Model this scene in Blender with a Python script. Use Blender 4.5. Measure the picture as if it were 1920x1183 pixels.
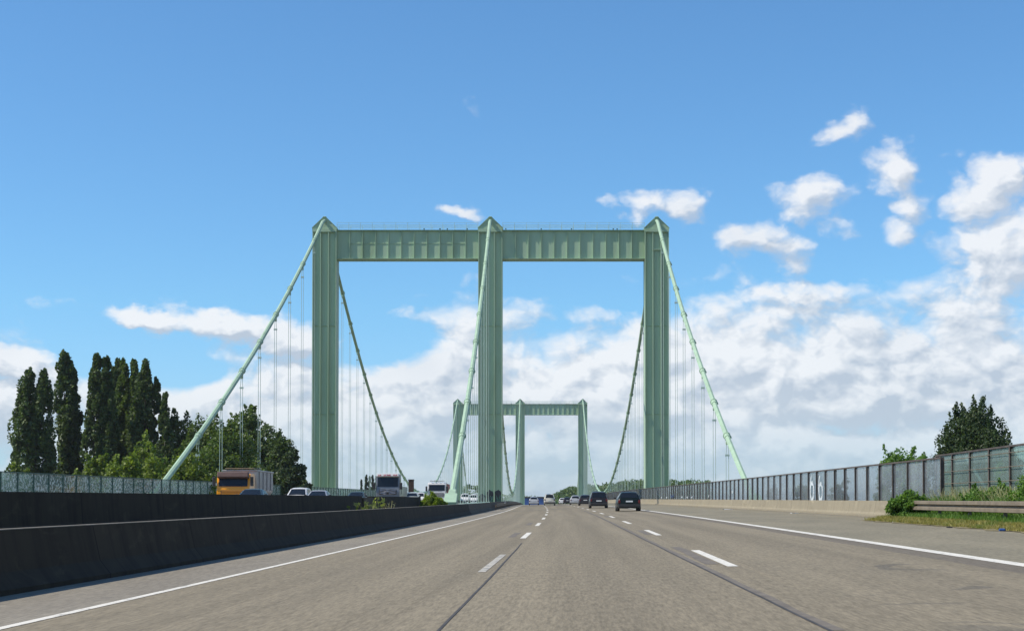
import bpy, math, random
from math import radians as rad, sin, cos, pi, sqrt, atan2
from mathutils import Vector, Matrix, Euler
import numpy as np

for o in list(bpy.data.objects):
    bpy.data.objects.remove(o)
S = bpy.context.scene
COL = S.collection

# ------------------------------------------------------------------ camera
F = 2900.0                       # focal length in pixels of the 1920 px wide photograph
PITCH = rad(1.5)
cam = bpy.data.cameras.new('camera')
camo = bpy.data.objects.new('camera', cam)
COL.objects.link(camo)
cam.sensor_width = 36.0
cam.lens = 36.0 * F / 1920.0
cam.shift_y = (954 - 591.5 - F * math.tan(PITCH)) / 1920.0
cam.shift_x = -(1009 - 960) / 1920.0
cam.clip_start = 0.1
cam.clip_end = 20000
camo.location = (0, 0, 0)
camo.rotation_euler = (pi / 2 + PITCH, 0, 0)
S.camera = camo

# ------------------------------------------------------------------ light
TO_SUN = Vector((-3.4, -0.8, 3.9)).normalized()
SUN_EL = math.asin(TO_SUN.z)
SUN_AZ = atan2(TO_SUN.x, TO_SUN.y)
sl = bpy.data.lights.new('sun', 'SUN')
sl.energy = 4.9
sl.angle = rad(0.53)
sl.color = (1.0, 0.91, 0.78)
so = bpy.data.objects.new('sun', sl)
COL.objects.link(so)
so.rotation_euler = TO_SUN.to_track_quat('Z', 'Y').to_euler()
so.location = (-60, -20, 80)
S.view_settings.view_transform = 'Standard'
S.view_settings.look = 'None'
S.view_settings.exposure = 0.15
S.view_settings.gamma = 1.0
S.view_settings.use_curve_mapping = False
S.render.engine = 'CYCLES'
S.cycles.use_denoising = True
S.cycles.max_bounces = 6
S.cycles.transparent_max_bounces = 24
S.cycles.caustics_reflective = False
S.cycles.caustics_refractive = False


# ------------------------------------------------------------------ node helpers
class G:
    """Small expression builder on a node tree; values are sockets or floats."""
    def __init__(s, nt):
        s.nt = nt

    def node(s, t, **kw):
        n = s.nt.nodes.new(t)
        for k, v in kw.items():
            setattr(n, k, v)
        return n

    def put(s, sock, v):
        if isinstance(v, bpy.types.NodeSocket):
            s.nt.links.new(v, sock)
        else:
            sock.default_value = v

    def m(s, op, a, b=None, c=None, clamp=False):
        n = s.node('ShaderNodeMath', operation=op, use_clamp=clamp)
        s.put(n.inputs[0], a)
        if b is not None: s.put(n.inputs[1], b)
        if c is not None: s.put(n.inputs[2], c)
        return n.outputs[0]

    def add(s, a, b): return s.m('ADD', a, b)
    def sub(s, a, b): return s.m('SUBTRACT', a, b)
    def mul(s, a, b): return s.m('MULTIPLY', a, b)
    def div(s, a, b): return s.m('DIVIDE', a, b)
    def mx(s, a, b): return s.m('MAXIMUM', a, b)
    def mn(s, a, b): return s.m('MINIMUM', a, b)

    def smooth(s, x, lo, hi, t0=0.0, t1=1.0, kind='SMOOTHSTEP'):
        n = s.node('ShaderNodeMapRange', interpolation_type=kind, clamp=True)
        s.put(n.inputs[0], x); s.put(n.inputs[1], lo); s.put(n.inputs[2], hi)
        s.put(n.inputs[3], t0); s.put(n.inputs[4], t1)
        return n.outputs[0]

    def vec(s, x, y, z=0.0):
        n = s.node('ShaderNodeCombineXYZ')
        s.put(n.inputs[0], x); s.put(n.inputs[1], y); s.put(n.inputs[2], z)
        return n.outputs[0]

    def xyz(s, v):
        n = s.node('ShaderNodeSeparateXYZ')
        s.put(n.inputs[0], v)
        return n.outputs

    def noise(s, v, scale, detail=4.0, rough=0.5, dist=0.0, out='Fac'):
        n = s.node('ShaderNodeTexNoise')
        if v is not None: s.put(n.inputs['Vector'], v)
        n.inputs['Scale'].default_value = scale
        n.inputs['Detail'].default_value = detail
        n.inputs['Roughness'].default_value = rough
        n.inputs['Distortion'].default_value = dist
        return n.outputs[out]

    def mix(s, f, a, b, mode='MIX'):
        n = s.node('ShaderNodeMix', data_type='RGBA', blend_type=mode)
        s.put(n.inputs[0], f)
        for sock, v in ((n.inputs[6], a), (n.inputs[7], b)):
            if not isinstance(v, bpy.types.NodeSocket) and len(v) == 3: v = (*v, 1)
            s.put(sock, v)
        return n.outputs[2]

    def curve(s, x, pts):
        n = s.node('ShaderNodeFloatCurve')
        s.put(n.inputs['Value'], x)
        c = n.mapping.curves[0]
        while len(c.points) < len(pts): c.points.new(0.5, 0.5)
        for p, (a, b) in zip(c.points, pts):
            p.location = (a, b); p.handle_type = 'AUTO'
        n.mapping.update()
        return n.outputs[0]


# ------------------------------------------------------------------ sky and clouds
W = bpy.data.worlds.new('World')
S.world = W
W.use_nodes = True
wt = W.node_tree
wt.nodes.clear()
g = G(wt)
sky = g.node('ShaderNodeTexSky', sky_type='NISHITA', sun_disc=False)
sky.sun_elevation = SUN_EL
sky.sun_rotation = SUN_AZ
sky.altitude = 60
sky.air_density = 1.0
sky.dust_density = 0.3
sky.ozone_density = 2.0
SKYK = 0.1
tc = g.node('ShaderNodeTexCoord')
dx, dy, dz = g.xyz(tc.outputs['Generated'])
AZ = g.m('ARCTAN2', dx, dy)
EL = g.m('ARCSINE', g.mx(g.mn(dz, 1.0), -1.0))


def pa(x): return (x - 1009) / F           # photo x -> azimuth
def pe(y): return (954 - y) / F            # photo y -> elevation


# top edge of the cloud bank as elevation over azimuth
BANK = [(-400, 640), (0, 650), (100, 660), (170, 690), (215, 612), (330, 606), (450, 610), (560, 616), (640, 606),
        (760, 575), (860, 552), (920, 566), (980, 588), (1060, 582), (1160, 562), (1260, 545), (1340, 526),
        (1500, 520), (1640, 522), (1800, 535), (1950, 540), (2100, 540), (2400, 520)]
A0, A1, E1 = pa(-420), pa(2420), 0.32
BLOBS = [  # x, y, half width, half height, tilt, strength
    (1150, 388, 36, 24, 0.0, 1.1), (1200, 383, 54, 38, 0.0, 1.2), (1292, 394, 64, 48, -0.5, 1.15), (1410, 450, 84, 48, 0.1, 1.15),
    (1485, 478, 92, 46, -0.45, 1.15), (1525, 394, 82, 54, 0.0, 1.25), (1572, 438, 48, 66, 0.5, 1.1),
    (1668, 345, 74, 52, 0.1, 1.15), (1675, 455, 56, 60, -0.3, 1.0), (1700, 405, 56, 72, 0.2, 1.0), (1578, 268, 62, 30, 0.45, .98),
    (552, 187, 26, 10, -0.3, .66), (892, 226, 48, 26, -0.3, .58), (866, 402, 64, 19, -0.1, .92), (755, 415, 44, 15, 0, .7),
    (395, 388, 60, 15, -0.1, .58), (1905, 210, 32, 18, -0.3, .7), (1380, 330, 76, 15, -0.15, .58), (1750, 318, 90, 22, 0, .65),
    (190, 592, 110, 15, -0.05, .72), (290, 614, 110, 26, -0.1, 1.5), (420, 622, 130, 34, -0.08, 1.6), (560, 640, 110, 50, 0.0, 1.5),
    (440, 720, 130, 60, 0.2, 1.2), (60, 700, 130, 46, 0.0, 1.45), (30, 790, 110, 60, 0, 1.2), (650, 650, 46, 14, .1, 1.0),
    (1865, 368, 70, 52, 0.0, 1.5), (1930, 362, 80, 60, 0, 1.5), (1805, 412, 84, 60, 0.1, 1.35), (1860, 460, 130, 80, 0, 1.3), (1850, 535, 130, 60, 0, 1.25),
    (1765, 475, 60, 46, 0, .9), (1480, 560, 240, 34, 0.02, 1.2), (1720, 600, 200, 60, 0, 1.1), (1100, 590, 160, 34, 0, 1.0), (770, 600, 110, 30, 0.1, 1.05)]
HOLES = [(290, 690, 96, 28, -0.12, 2.4), (370, 706, 50, 18, 0.1, 1.2), (715, 655, 66, 32, 0.1, 1.7), (190, 640, 40, 30, 0, 1.3),
         (40, 872, 70, 30, 0, 1.1), (880, 705, 30, 22, 0, .6), (1120, 560, 60, 14, 0.1, .4), (760, 620, 50, 16, 0, .5), (650, 612, 50, 16, 0, .8), (1650, 500, 90, 20, -.1, .8), (1560, 800, 260, 26, 0, .55), (1000, 800, 120, 30, 0, .35)]


def ell(az, el, b):
    x, y, w, h, t, k = b
    u = g.sub(az, pa(x)); v = g.sub(el, pe(y))
    c, s_ = cos(t), sin(t)
    p = g.m('MULTIPLY_ADD', u, c * F / w, g.mul(v, s_ * F / w))
    q = g.m('MULTIPLY_ADD', u, -s_ * F / h, g.mul(v, c * F / h))
    r2 = g.m('MULTIPLY_ADD', p, p, g.mul(q, q))
    return g.mul(g.m('EXPONENT', g.mul(r2, -0.75)), k)


def cloud_raw(az, el, fine=True):
    v = g.vec(az, g.mul(el, 1.45), 0.37)
    wv = g.noise(v, 26.0, 3.0, 0.55, 0.0, 'Color')
    wn = g.node('ShaderNodeVectorMath', operation='MULTIPLY_ADD')
    g.put(wn.inputs[0], wv); wn.inputs[1].default_value = (0.03, 0.024, 0.0); g.put(wn.inputs[2], v)
    v2 = wn.outputs[0]
    n1 = g.noise(v2, 17.0, 9.0, 0.53)
    vo = g.node('ShaderNodeTexVoronoi', voronoi_dimensions='2D', feature='SMOOTH_F1')
    g.put(vo.inputs['Vector'], v2)
    vo.inputs['Scale'].default_value = 34.0
    vo.inputs['Smoothness'].default_value = 0.6
    vo.inputs['Detail'].default_value = 3.0
    vo.inputs['Roughness'].default_value = 0.55
    bil = g.sub(0.55, vo.outputs['Distance'])
    n = g.add(g.mul(g.sub(n1, 0.5), 2.3), g.mul(bil, 0.6))
    t = g.div(g.sub(az, A0), A1 - A0)
    top = g.mul(g.curve(t, [((pa(x) - A0) / (A1 - A0), pe(y) / E1) for x, y in BANK]), E1)
    # outside the photographed part of the sky: plain scattered cloud
    bank = g.smooth(g.sub(top, el), -0.05, 0.06, -1.15, 1.35, 'LINEAR')
    b = bank
    pos = None
    wx, wy, _ = g.xyz(wv)
    w2 = g.xyz(g.noise(v, 75.0, 4.0, 0.6, 0.0, 'Color'))
    baz = g.add(az, g.add(g.mul(g.sub(wx, 0.5), 0.03), g.mul(g.sub(w2[0], 0.5), 0.012)))
    bel = g.add(el, g.add(g.mul(g.sub(wy, 0.5), 0.024), g.mul(g.sub(w2[1], 0.5), 0.012)))
    for q in BLOBS:
        e = ell(baz, bel, q)
        pos = e if pos is None else g.mx(pos, e)
    b = g.mx(b, g.m('MULTIPLY_ADD', pos, 1.5, -0.98))
    for q in HOLES:
        b = g.sub(b, ell(az, el, q))
    return g.add(b, n)


raw = cloud_raw(AZ, EL)
raw2 = cloud_raw(g.add(AZ, -0.0055), g.add(EL, 0.0075))
dens = g.smooth(raw, -0.25, 0.66)
thick = g.smooth(raw, 0.1, 1.5)
relief = g.sub(raw, raw2)
lit = g.m('ADD', g.smooth(relief, -0.28, 0.34, 0.0, 1.0, 'LINEAR'), g.mul(g.sub(g.noise(g.vec(AZ, g.mul(EL, 1.6), 2.2), 11.0, 3.0, 0.5), 0.5), 0.9), clamp=True)
low = g.smooth(EL, pe(900), pe(700))                     # distant cloud near the horizon is flatter and bluer
ccol = g.mix(lit, (4.75, 5.35, 6.2), (8.5, 8.6, 8.75))
ccol = g.mix(g.mul(g.sub(1.0, low), 0.55), ccol, (4.7, 5.7, 6.6))
alpha = g.mul(dens, g.smooth(EL, pe(950), pe(760), 0.55, 0.9))
lowb = g.smooth(EL, 0.0, 0.13, 0.0, 1.0, 'LINEAR')
skyc = g.mix(1.0, sky.outputs[0], g.mix(lowb, (0.72, 1.0, 1.48), (0.72, 1.15, 1.44)), 'MULTIPLY')
final = g.mix(alpha, skyc, ccol)
bg = g.node('ShaderNodeBackground')
bg.inputs['Strength'].default_value = SKYK
wt.links.new(final, bg.inputs['Color'])
wo = g.node('ShaderNodeOutputWorld')
wt.links.new(bg.outputs[0], wo.inputs['Surface'])
W.cycles.sampling_method = 'MANUAL'
W.cycles.sample_map_resolution = 512

# ------------------------------------------------------------------ road geometry (X right, D forward)
RH, RG, RC, RA, RDS = 1.066, 0.006816, 0.02248, 0.02648, 180.3
D_TOWER, D_MID, D_FAR, D_ANCH = 227.0, 416.0, 605.0, 127.0
CAB = (-31.5, -7.05, 17.5)               # cable planes


def s_off(D):
    d = min(D, RDS)
    return RA * d - RA / (2 * RDS) * d * d


def zc(D):
    z = -RH + RG * D
    d = D - D_TOWER
    if d > 0:
        e = min(d, 800)
        z -= RG * e * e / (2 * 189)
        if d > 800: z -= RG * 800 / 189 * (d - 800)
    return z


def R(D, X, dz=0.0): return Vector((X + s_off(D), D, zc(D) + RC * X + dz))
LEFT_UP = 0.27
def L(D, X, dz=0.0): return Vector((X + s_off(D), D, zc(D) + LEFT_UP + 0.004 * (X + 20) + dz))


def at(x, y, D): return Vector(((x - 1009) * D / F, D, (954 - y) * D / F))


# ------------------------------------------------------------------ materials
def new_mat(name):
    m = bpy.data.materials.new(name)
    m.use_nodes = True
    nt = m.node_tree
    return m, G(nt), nt.nodes['Principled BSDF']


def mat(name, col, rough=0.6, metal=0.0, var=0.18, scale=3.0, bump=0.0, dirt=None, dirt_amt=0.0, stretch=(1, 1, 1), coat=0.0, spec=0.5):
    m, g, p = new_mat(name)
    t = g.node('ShaderNodeTexCoord')
    mp = g.node('ShaderNodeMapping')
    mp.inputs['Scale'].default_value = stretch
    m.node_tree.links.new(t.outputs['Object'], mp.inputs['Vector'])
    n = g.noise(mp.outputs[0], scale, 6, 0.62)
    c0 = tuple(v * (1 - var) for v in col); c1 = tuple(min(1, v * (1 + var)) for v in col)
    c = g.mix(g.smooth(n, 0.3, 0.7), c0, c1)
    if dirt:
        d = g.noise(mp.outputs[0], scale * 0.37, 8, 0.68, 0.4)
        c = g.mix(g.mul(g.smooth(d, 0.48, 0.72), dirt_amt), c, dirt)
    g.put(p.inputs['Base Color'], c)
    p.inputs['Roughness'].default_value = rough
    p.inputs['Metallic'].default_value = metal
    p.inputs['Coat Weight'].default_value = coat
    p.inputs['Specular IOR Level'].default_value = spec
    if bump:
        b = g.node('ShaderNodeBump')
        b.inputs['Strength'].default_value = bump
        b.inputs['Distance'].default_value = 0.02
        g.put(b.inputs['Height'], g.noise(t.outputs['Object'], scale * 9, 5, 0.6))
        m.node_tree.links.new(b.outputs[0], p.inputs['Normal'])
    return m


def asphalt_mat(name, base, zones=True):
    m, g, p = new_mat(name)
    uv = g.node('ShaderNodeUVMap'); uv.uv_map = 'UVMap'
    u, v, _ = g.xyz(uv.outputs[0])
    grain = g.noise(g.vec(g.mul(u, 26), g.mul(v, 2.6)), 1.0, 3, 0.75)
    grain2 = g.noise(g.vec(g.mul(u, 9), g.mul(v, 0.7)), 1.0, 4, 0.7)
    streak = g.noise(g.vec(g.mul(u, 1.7), g.mul(v, 0.03)), 1.0, 5, 0.6, 0.4)
    streak2 = g.noise(g.vec(g.mul(u, 5.0), g.mul(v, 0.06)), 1.0, 4, 0.6, 0.5)
    blot = g.noise(g.vec(g.mul(u, 0.45), g.mul(v, 0.14)), 1.0, 7, 0.62, 0.6)
    c = base
    c = g.mix(g.smooth(streak, 0.34, 0.66), tuple(k * 0.86 for k in base), tuple(k * 1.1 for k in base))
    c = g.mix(g.mul(g.smooth(blot, 0.5, 0.75), 0.3), c, (base[0] * 0.74, base[1] * 0.76, base[2] * 0.8))
    c = g.mix(g.mul(g.smooth(streak2, 0.55, 0.8), 0.28), c, (base[0] * 1.22, base[1] * 1.18, base[2] * 1.1))
    if zones:
        # wheel paths and the dark oil strip of each lane
        lanes = [(-3.3, 0.0), (0.46, 0.0), (4.28, 0.0)]
        for cx, _ in lanes:
            d = g.m('ABSOLUTE', g.sub(u, cx))
            w = g.m('EXPONENT', g.mul(g.m('POWER', g.sub(d, 0.9), 2.0), -9.0))
            c = g.mix(g.mul(w, 0.16), c, tuple(k * 1.25 for k in base))
            o = g.m('EXPONENT', g.mul(g.mul(d, d), -4.5))
            c = g.mix(g.mul(g.mul(o, g.smooth(streak, 0.3, 0.6)), 0.22), c, (base[0] * 0.68, base[1] * 0.68, base[2] * 0.7))
        wob = g.mul(g.sub(grain2, 0.5), 0.22)
        uu = g.add(u, wob)
        c = g.mix(g.mul(g.mul(g.smooth(uu, 5.55, 5.62), g.smooth(uu, 6.15, 6.1)), 0.62), c, (0.115, 0.1, 0.083))
        c = g.mix(g.smooth(u, 6.28, 6.34), c, g.mix(g.smooth(blot, 0.35, 0.7), (0.185, 0.166, 0.116), (0.23, 0.204, 0.142)))
        c = g.mix(g.smooth(u, -5.2, -5.3), c, g.mix(g.smooth(blot, 0.35, 0.7), (0.19, 0.17, 0.134), (0.235, 0.212, 0.168)))
        # short dark skid smudges in the right-hand lane
        sk = g.noise(g.vec(g.mul(u, 0.75), g.mul(v, 0.5), 4.4), 1.0, 3, 0.55, 1.2)
        c = g.mix(g.mul(g.mul(g.smooth(sk, 0.66, 0.72), g.smooth(u, 2.6, 3.2)), 0.4), c, (0.06, 0.06, 0.058))
    f = g.m('ADD', -0.02, g.add(g.mul(grain, 1.55), g.mul(grain2, 0.5)))
    cm = g.node('ShaderNodeMix', data_type='RGBA', blend_type='MULTIPLY')
    cm.inputs[0].default_value = 1.0
    g.put(cm.inputs[6], c)
    cc = g.node('ShaderNodeCombineColor')
    for i in range(3): g.put(cc.inputs[i], f)
    m.node_tree.links.new(cc.outputs[0], cm.inputs[7])
    g.put(p.inputs['Base Color'], cm.outputs[2])
    p.inputs['Roughness'].default_value = 0.88
    p.inputs['Specular IOR Level'].default_value = 0.25
    b = g.node('ShaderNodeBump'); b.inputs['Strength'].default_value = 0.35; b.inputs['Distance'].default_value = 0.01
    g.put(b.inputs['Height'], grain)
    m.node_tree.links.new(b.outputs[0], p.inputs['Normal'])
    return m


def paint_mat(name, col, wear):
    """road paint worn through to the asphalt in places"""
    m, g, p = new_mat(name)
    t = g.node('ShaderNodeTexCoord')
    n = g.noise(t.outputs['Object'], 7.0, 7, 0.7)
    g.put(p.inputs['Base Color'], g.mix(g.smooth(n, 0.62 - wear * 0.3, 0.74 - wear * 0.2), col, (0.2, 0.19, 0.17)))
    p.inputs['Roughness'].default_value = 0.7
    return m


def concrete_mat(name, col, dark, amt, soot=0.0):
    """cast concrete: segment to segment tone changes, vertical run-off streaks, a grimy foot"""
    m, g, p = new_mat(name)
    uv = g.node('ShaderNodeUVMap'); uv.uv_map = 'UVMap'
    u, v, _ = g.xyz(uv.outputs[0])          # u = metres along, v = height
    seg = g.node('ShaderNodeTexWhiteNoise', noise_dimensions='1D')
    g.put(seg.inputs['W'], g.m('FLOOR', g.div(u, 6.0)))
    run = g.noise(g.vec(g.mul(u, 2.6), g.mul(v, 0.35)), 1.0, 6, 0.65, 0.2)
    blot = g.noise(g.vec(g.mul(u, 0.55), g.mul(v, 1.3)), 1.0, 6, 0.62, 0.4)
    fine = g.noise(g.vec(g.mul(u, 22), g.mul(v, 22)), 1.0, 3, 0.6)
    c = g.mix(g.mul(g.smooth(run, 0.42, 0.7), amt), col, dark)
    c = g.mix(g.mul(g.smooth(blot, 0.5, 0.75), amt * 0.7), c, tuple(k * 0.6 for k in dark))
    c = g.mix(g.mul(seg.outputs['Value'], 0.3), c, tuple(k * 0.72 for k in col))
    c = g.mix(g.smooth(fine, 0.3, 0.75, 0.0, 0.22), c, tuple(k * 0.6 for k in col))
    scuff = g.noise(g.vec(g.mul(u, 0.9), g.mul(v, 2.2), 7.0), 1.0, 7, 0.66, 0.8)
    c = g.mix(g.smooth(scuff, 0.56, 0.72, 0.0, 0.5), c, tuple(min(1, k * 1.7) for k in col))
    joint = g.m('ABSOLUTE', g.sub(g.m('FRACT', g.div(u, 6.0)), 0.5))
    c = g.mix(g.smooth(joint, 0.4965, 0.498), c, tuple(k * 0.35 for k in dark))
    g.put(p.inputs['Base Color'], c)
    p.inputs['Roughness'].default_value = 0.9
    p.inputs['Specular IOR Level'].default_value = 0.2
    return m


def leaf_mat(name, a, b, c, trans=0.35):
    m, g, p = new_mat(name)
    geo = g.node('ShaderNodeNewGeometry')
    r = geo.outputs['Random Per Island']
    t = g.node('ShaderNodeTexCoord')
    big = g.noise(t.outputs['Object'], 0.45, 3, 0.5)
    col = g.mix(g.smooth(r, 0.0, 1.0), a, b)
    col = g.mix(g.smooth(big, 0.45, 0.7), col, c)
    col = g.mix(g.smooth(r, 0.93, 0.99, 0.0, 0.5), col, tuple(min(1, k * 1.9) for k in b))
    g.put(p.inputs['Base Color'], col)
    p.inputs['Roughness'].default_value = 0.55
    p.inputs['Specular IOR Level'].default_value = 0.35
    tr = g.node('ShaderNodeBsdfTranslucent')
    g.put(tr.inputs['Color'], g.mix(1.0, col, (1.25, 1.35, 0.55), 'MULTIPLY'))
    mx = g.node('ShaderNodeMixShader'); mx.inputs[0].default_value = trans
    nt = m.node_tree
    nt.links.new(p.outputs[0], mx.inputs[1]); nt.links.new(tr.outputs[0], mx.inputs[2])
    nt.links.new(mx.outputs[0], nt.nodes['Material Output'].inputs['Surface'])
    return m


def screen_mat(name, tint, film, amt, sparkle=0.0):
    """dusty clear noise-screen sheet: a tinted see-through sheet with a film of dirt and a soft reflection"""
    m, g, p = new_mat(name)
    nt = m.node_tree
    t = g.node('ShaderNodeTexCoord')
    oi = g.node('ShaderNodeObjectInfo')
    vv = g.node('ShaderNodeVectorMath', operation='ADD')
    nt.links.new(t.outputs['Object'], vv.inputs[0])
    g.put(vv.inputs[1], g.vec(g.mul(oi.outputs['Random'], 37.0), 0, 0))
    v = vv.outputs[0]
    n = g.noise(v, 1.1, 6, 0.65, 0.5)
    vs = g.node('ShaderNodeMapping'); vs.inputs['Scale'].default_value = (5, 5, 0.5)
    nt.links.new(v, vs.inputs['Vector'])
    n2 = g.noise(vs.outputs[0], 1.0, 5, 0.6)
    f = g.add(g.mul(n, 0.6), g.mul(n2, 0.5))
    a = g.smooth(f, 0.3, 0.85, amt * 0.45, min(1, amt * 1.5))
    a = g.m('ADD', a, g.mul(g.sub(oi.outputs['Random'], 0.5), 0.2), clamp=True)
    g.put(p.inputs['Base Color'], film)if isinstance(film, bpy.types.NodeSocket) else setattr(p.inputs['Base Color'], 'default_value', (*film, 1))
    p.inputs['Roughness'].default_value = 0.45
    tp = g.node('ShaderNodeBsdfTransparent'); tp.inputs['Color'].default_value = (*tint, 1)
    if sparkle:
        vo = g.node('ShaderNodeTexVoronoi'); nt.links.new(v, vo.inputs['Vector']); vo.inputs['Scale'].default_value = 9.0
        sp = g.noise(v, 6.0, 5, 0.75)
        crack = g.smooth(sp, 0.5, 0.58)
        col = g.mix(crack, film, (0.9, 0.95, 0.93))
        g.put(p.inputs['Base Color'], col)
        a = g.m('ADD', a, g.mul(crack, sparkle), clamp=True)
    mx = g.node('ShaderNodeMixShader'); g.put(mx.inputs[0], a)
    nt.links.new(tp.outputs[0], mx.inputs[1]); nt.links.new(p.outputs[0], mx.inputs[2])
    gl = g.node('ShaderNodeBsdfGlossy'); gl.inputs['Roughness'].default_value = 0.08
    lw = g.node('ShaderNodeLayerWeight'); lw.inputs['Blend'].default_value = 0.25
    m2 = g.node('ShaderNodeMixShader'); g.put(m2.inputs[0], g.mul(lw.outputs['Fresnel'], 0.35))
    nt.links.new(mx.outputs[0], m2.inputs[1]); nt.links.new(gl.outputs[0], m2.inputs[2])
    nt.links.new(m2.outputs[0], nt.nodes['Material Output'].inputs['Surface'])
    return m


M = {}
M['asphalt'] = asphalt_mat('asphalt', (0.204, 0.174, 0.12))
M['asphalt_far'] = asphalt_mat('asphalt of the far carriageway', (0.18, 0.155, 0.11), False)
M['line'] = paint_mat('white road paint', (0.66, 0.63, 0.55), 0.34)
M['line_worn'] = paint_mat('worn road paint', (0.46, 0.43, 0.36), 0.6)
M['tar'] = mat('tar', (0.055, 0.05, 0.045), 0.8, var=0.3, scale=2)
M['patch'] = mat('dark asphalt patch', (0.142, 0.122, 0.096), 0.9, var=0.2, scale=4)
M['soot'] = concrete_mat('sooty concrete', (0.048, 0.039, 0.026), (0.018, 0.014, 0.0095), 0.8)
M['lit_top_edge'] = mat('sunlit barrier top', (0.24, 0.215, 0.17), 0.9, var=0.3, scale=2)  # paler tone painting the sunlight along the barrier top
M['grey_concrete'] = concrete_mat('grey concrete', (0.12, 0.105, 0.08), (0.05, 0.045, 0.035), 0.6)
M['concrete'] = concrete_mat('pale concrete', (0.29, 0.255, 0.182), (0.21, 0.178, 0.125), 0.5)
M['steel_green'] = mat('green bridge paint', (0.36, 0.485, 0.34), 0.55, var=0.07, scale=0.8, dirt=(0.24, 0.33, 0.18), dirt_amt=0.65, stretch=(1, 1, 0.1), spec=0.35)
M['cable_green'] = mat('pale green cable paint', (0.345, 0.475, 0.335), 0.5, var=0.08, scale=1.0, dirt=(0.25, 0.34, 0.23), dirt_amt=0.6, spec=0.35)
M['rope'] = mat('hanger rope', (0.42, 0.53, 0.47), 0.5, var=0.1)
M['rail_green'] = mat('green railing paint', (0.42, 0.56, 0.47), 0.5)
M['post_brown'] = mat('brown screen post', (0.075, 0.06, 0.05), 0.7, var=0.3, scale=2.5, dirt=(0.2, 0.18, 0.15), dirt_amt=0.4)
M['post_green'] = mat('dark green screen post', (0.06, 0.13, 0.1), 0.6, var=0.2)
M['glass_r'] = screen_mat('dusty screen sheet', (0.82, 0.87, 0.89), (0.42, 0.46, 0.49), 0.26)
M['glass_r2'] = screen_mat('clear green screen sheet', (0.7, 0.84, 0.78), (0.4, 0.5, 0.47), 0.2)
M['glass_l'] = screen_mat('crazed screen sheet', (0.6, 0.75, 0.68), (0.27, 0.38, 0.33), 0.32, 0.5)
M['zinc'] = mat('weathered zinc', (0.18, 0.148, 0.105), 0.75, 0.0, var=0.2, scale=2, dirt=(0.2, 0.17, 0.13), dirt_amt=0.5)
M['grass_soil'] = mat('verge soil', (0.15, 0.125, 0.06), 0.95, var=0.35, scale=2.5)
M['terrain'] = mat('meadow', (0.07, 0.10, 0.035), 0.95, var=0.4, scale=0.05)
M['bark'] = mat('bark', (0.09, 0.075, 0.06), 0.9, var=0.3, scale=5)
M['litter'] = mat('litter', (0.7, 0.7, 0.68), 0.6)
M['white_spray'] = mat('white spray paint', (0.5, 0.55, 0.57), 0.6, var=0.45, scale=4)
M['navy_spray'] = mat('dark spray paint', (0.035, 0.035, 0.045), 0.7, var=0.5, scale=2.0)
M['teal_spray'] = mat('teal spray paint', (0.09, 0.2, 0.17), 0.6)
M['blue_spray'] = mat('blue spray paint', (0.025, 0.05, 0.13), 0.6)
M['leaf_poplar'] = leaf_mat('poplar leaf', (0.044, 0.076, 0.023), (0.104, 0.15, 0.046), (0.068, 0.106, 0.034), 0.3)
M['leaf_broad'] = leaf_mat('broad leaf', (0.06, 0.10, 0.022), (0.13, 0.185, 0.042), (0.09, 0.14, 0.033), 0.33)
M['leaf_shrub'] = leaf_mat('shrub leaf', (0.10, 0.145, 0.022), (0.20, 0.26, 0.042), (0.145, 0.195, 0.035), 0.38)
M['leaf_dark'] = leaf_mat('dark leaf', (0.034, 0.06, 0.026), (0.08, 0.118, 0.045), (0.054, 0.083, 0.034), 0.3)
M['leaf_bright'] = leaf_mat('bright leaf', (0.13, 0.2, 0.02), (0.26, 0.33, 0.05), (0.18, 0.26, 0.03), 0.4)
M['leaf_bush'] = leaf_mat('bush leaf', (0.075, 0.16, 0.026), (0.16, 0.27, 0.05), (0.11, 0.21, 0.036), 0.4)
M['weed'] = leaf_mat('weed', (0.13, 0.17, 0.05), (0.3, 0.32, 0.11), (0.2, 0.24, 0.08), 0.4)
M['dry_weed'] = leaf_mat('dry weed', (0.3, 0.28, 0.13), (0.5, 0.47, 0.25), (0.4, 0.38, 0.2), 0.3)
M['grass'] = leaf_mat('grass blade', (0.20, 0.19, 0.05), (0.36, 0.31, 0.1), (0.17, 0.21, 0.05), 0.35)
M['leaf_far'] = leaf_mat('far wood leaf', (0.07, 0.125, 0.03), (0.125, 0.19, 0.045), (0.095, 0.15, 0.04), 0.3)
M['water'] = mat('river water', (0.06, 0.08, 0.07), 0.08, var=0.1, scale=0.1)
# vehicles
for k, c in dict(black=(0.006, 0.012, 0.011), charcoal=(0.02, 0.02, 0.024), darkgrey=(0.03, 0.028, 0.03), silver=(0.42, 0.43, 0.45), white=(0.62, 0.62, 0.61),
                 cream=(0.68, 0.64, 0.55), tealgrey=(0.04, 0.065, 0.07), orange=(0.85, 0.33, 0.008), truckgrey=(0.17, 0.185, 0.21),
                 palegrey=(0.5, 0.54, 0.52)).items():
    M['car_' + k] = mat('car paint ' + k, c, 0.28, 0.15 if k in ('silver', 'truckgrey') else 0.0, var=0.05, coat=0.05 if max(c) < 0.1 else 0.25, spec=0.2 if max(c) < 0.1 else 0.35)
M['glass_car'] = mat('car glass', (0.01, 0.014, 0.02), 0.12, var=0.1, spec=0.3)
M['plastic'] = mat('black plastic', (0.02, 0.02, 0.021), 0.6)
M['tyre'] = mat('tyre rubber', (0.018, 0.018, 0.018), 0.85)
M['rim'] = mat('wheel rim', (0.35, 0.35, 0.36), 0.35, 0.6)
M['lamp_red'] = mat('red lamp', (0.13, 0.01, 0.01), 0.35, spec=0.3)
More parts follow.
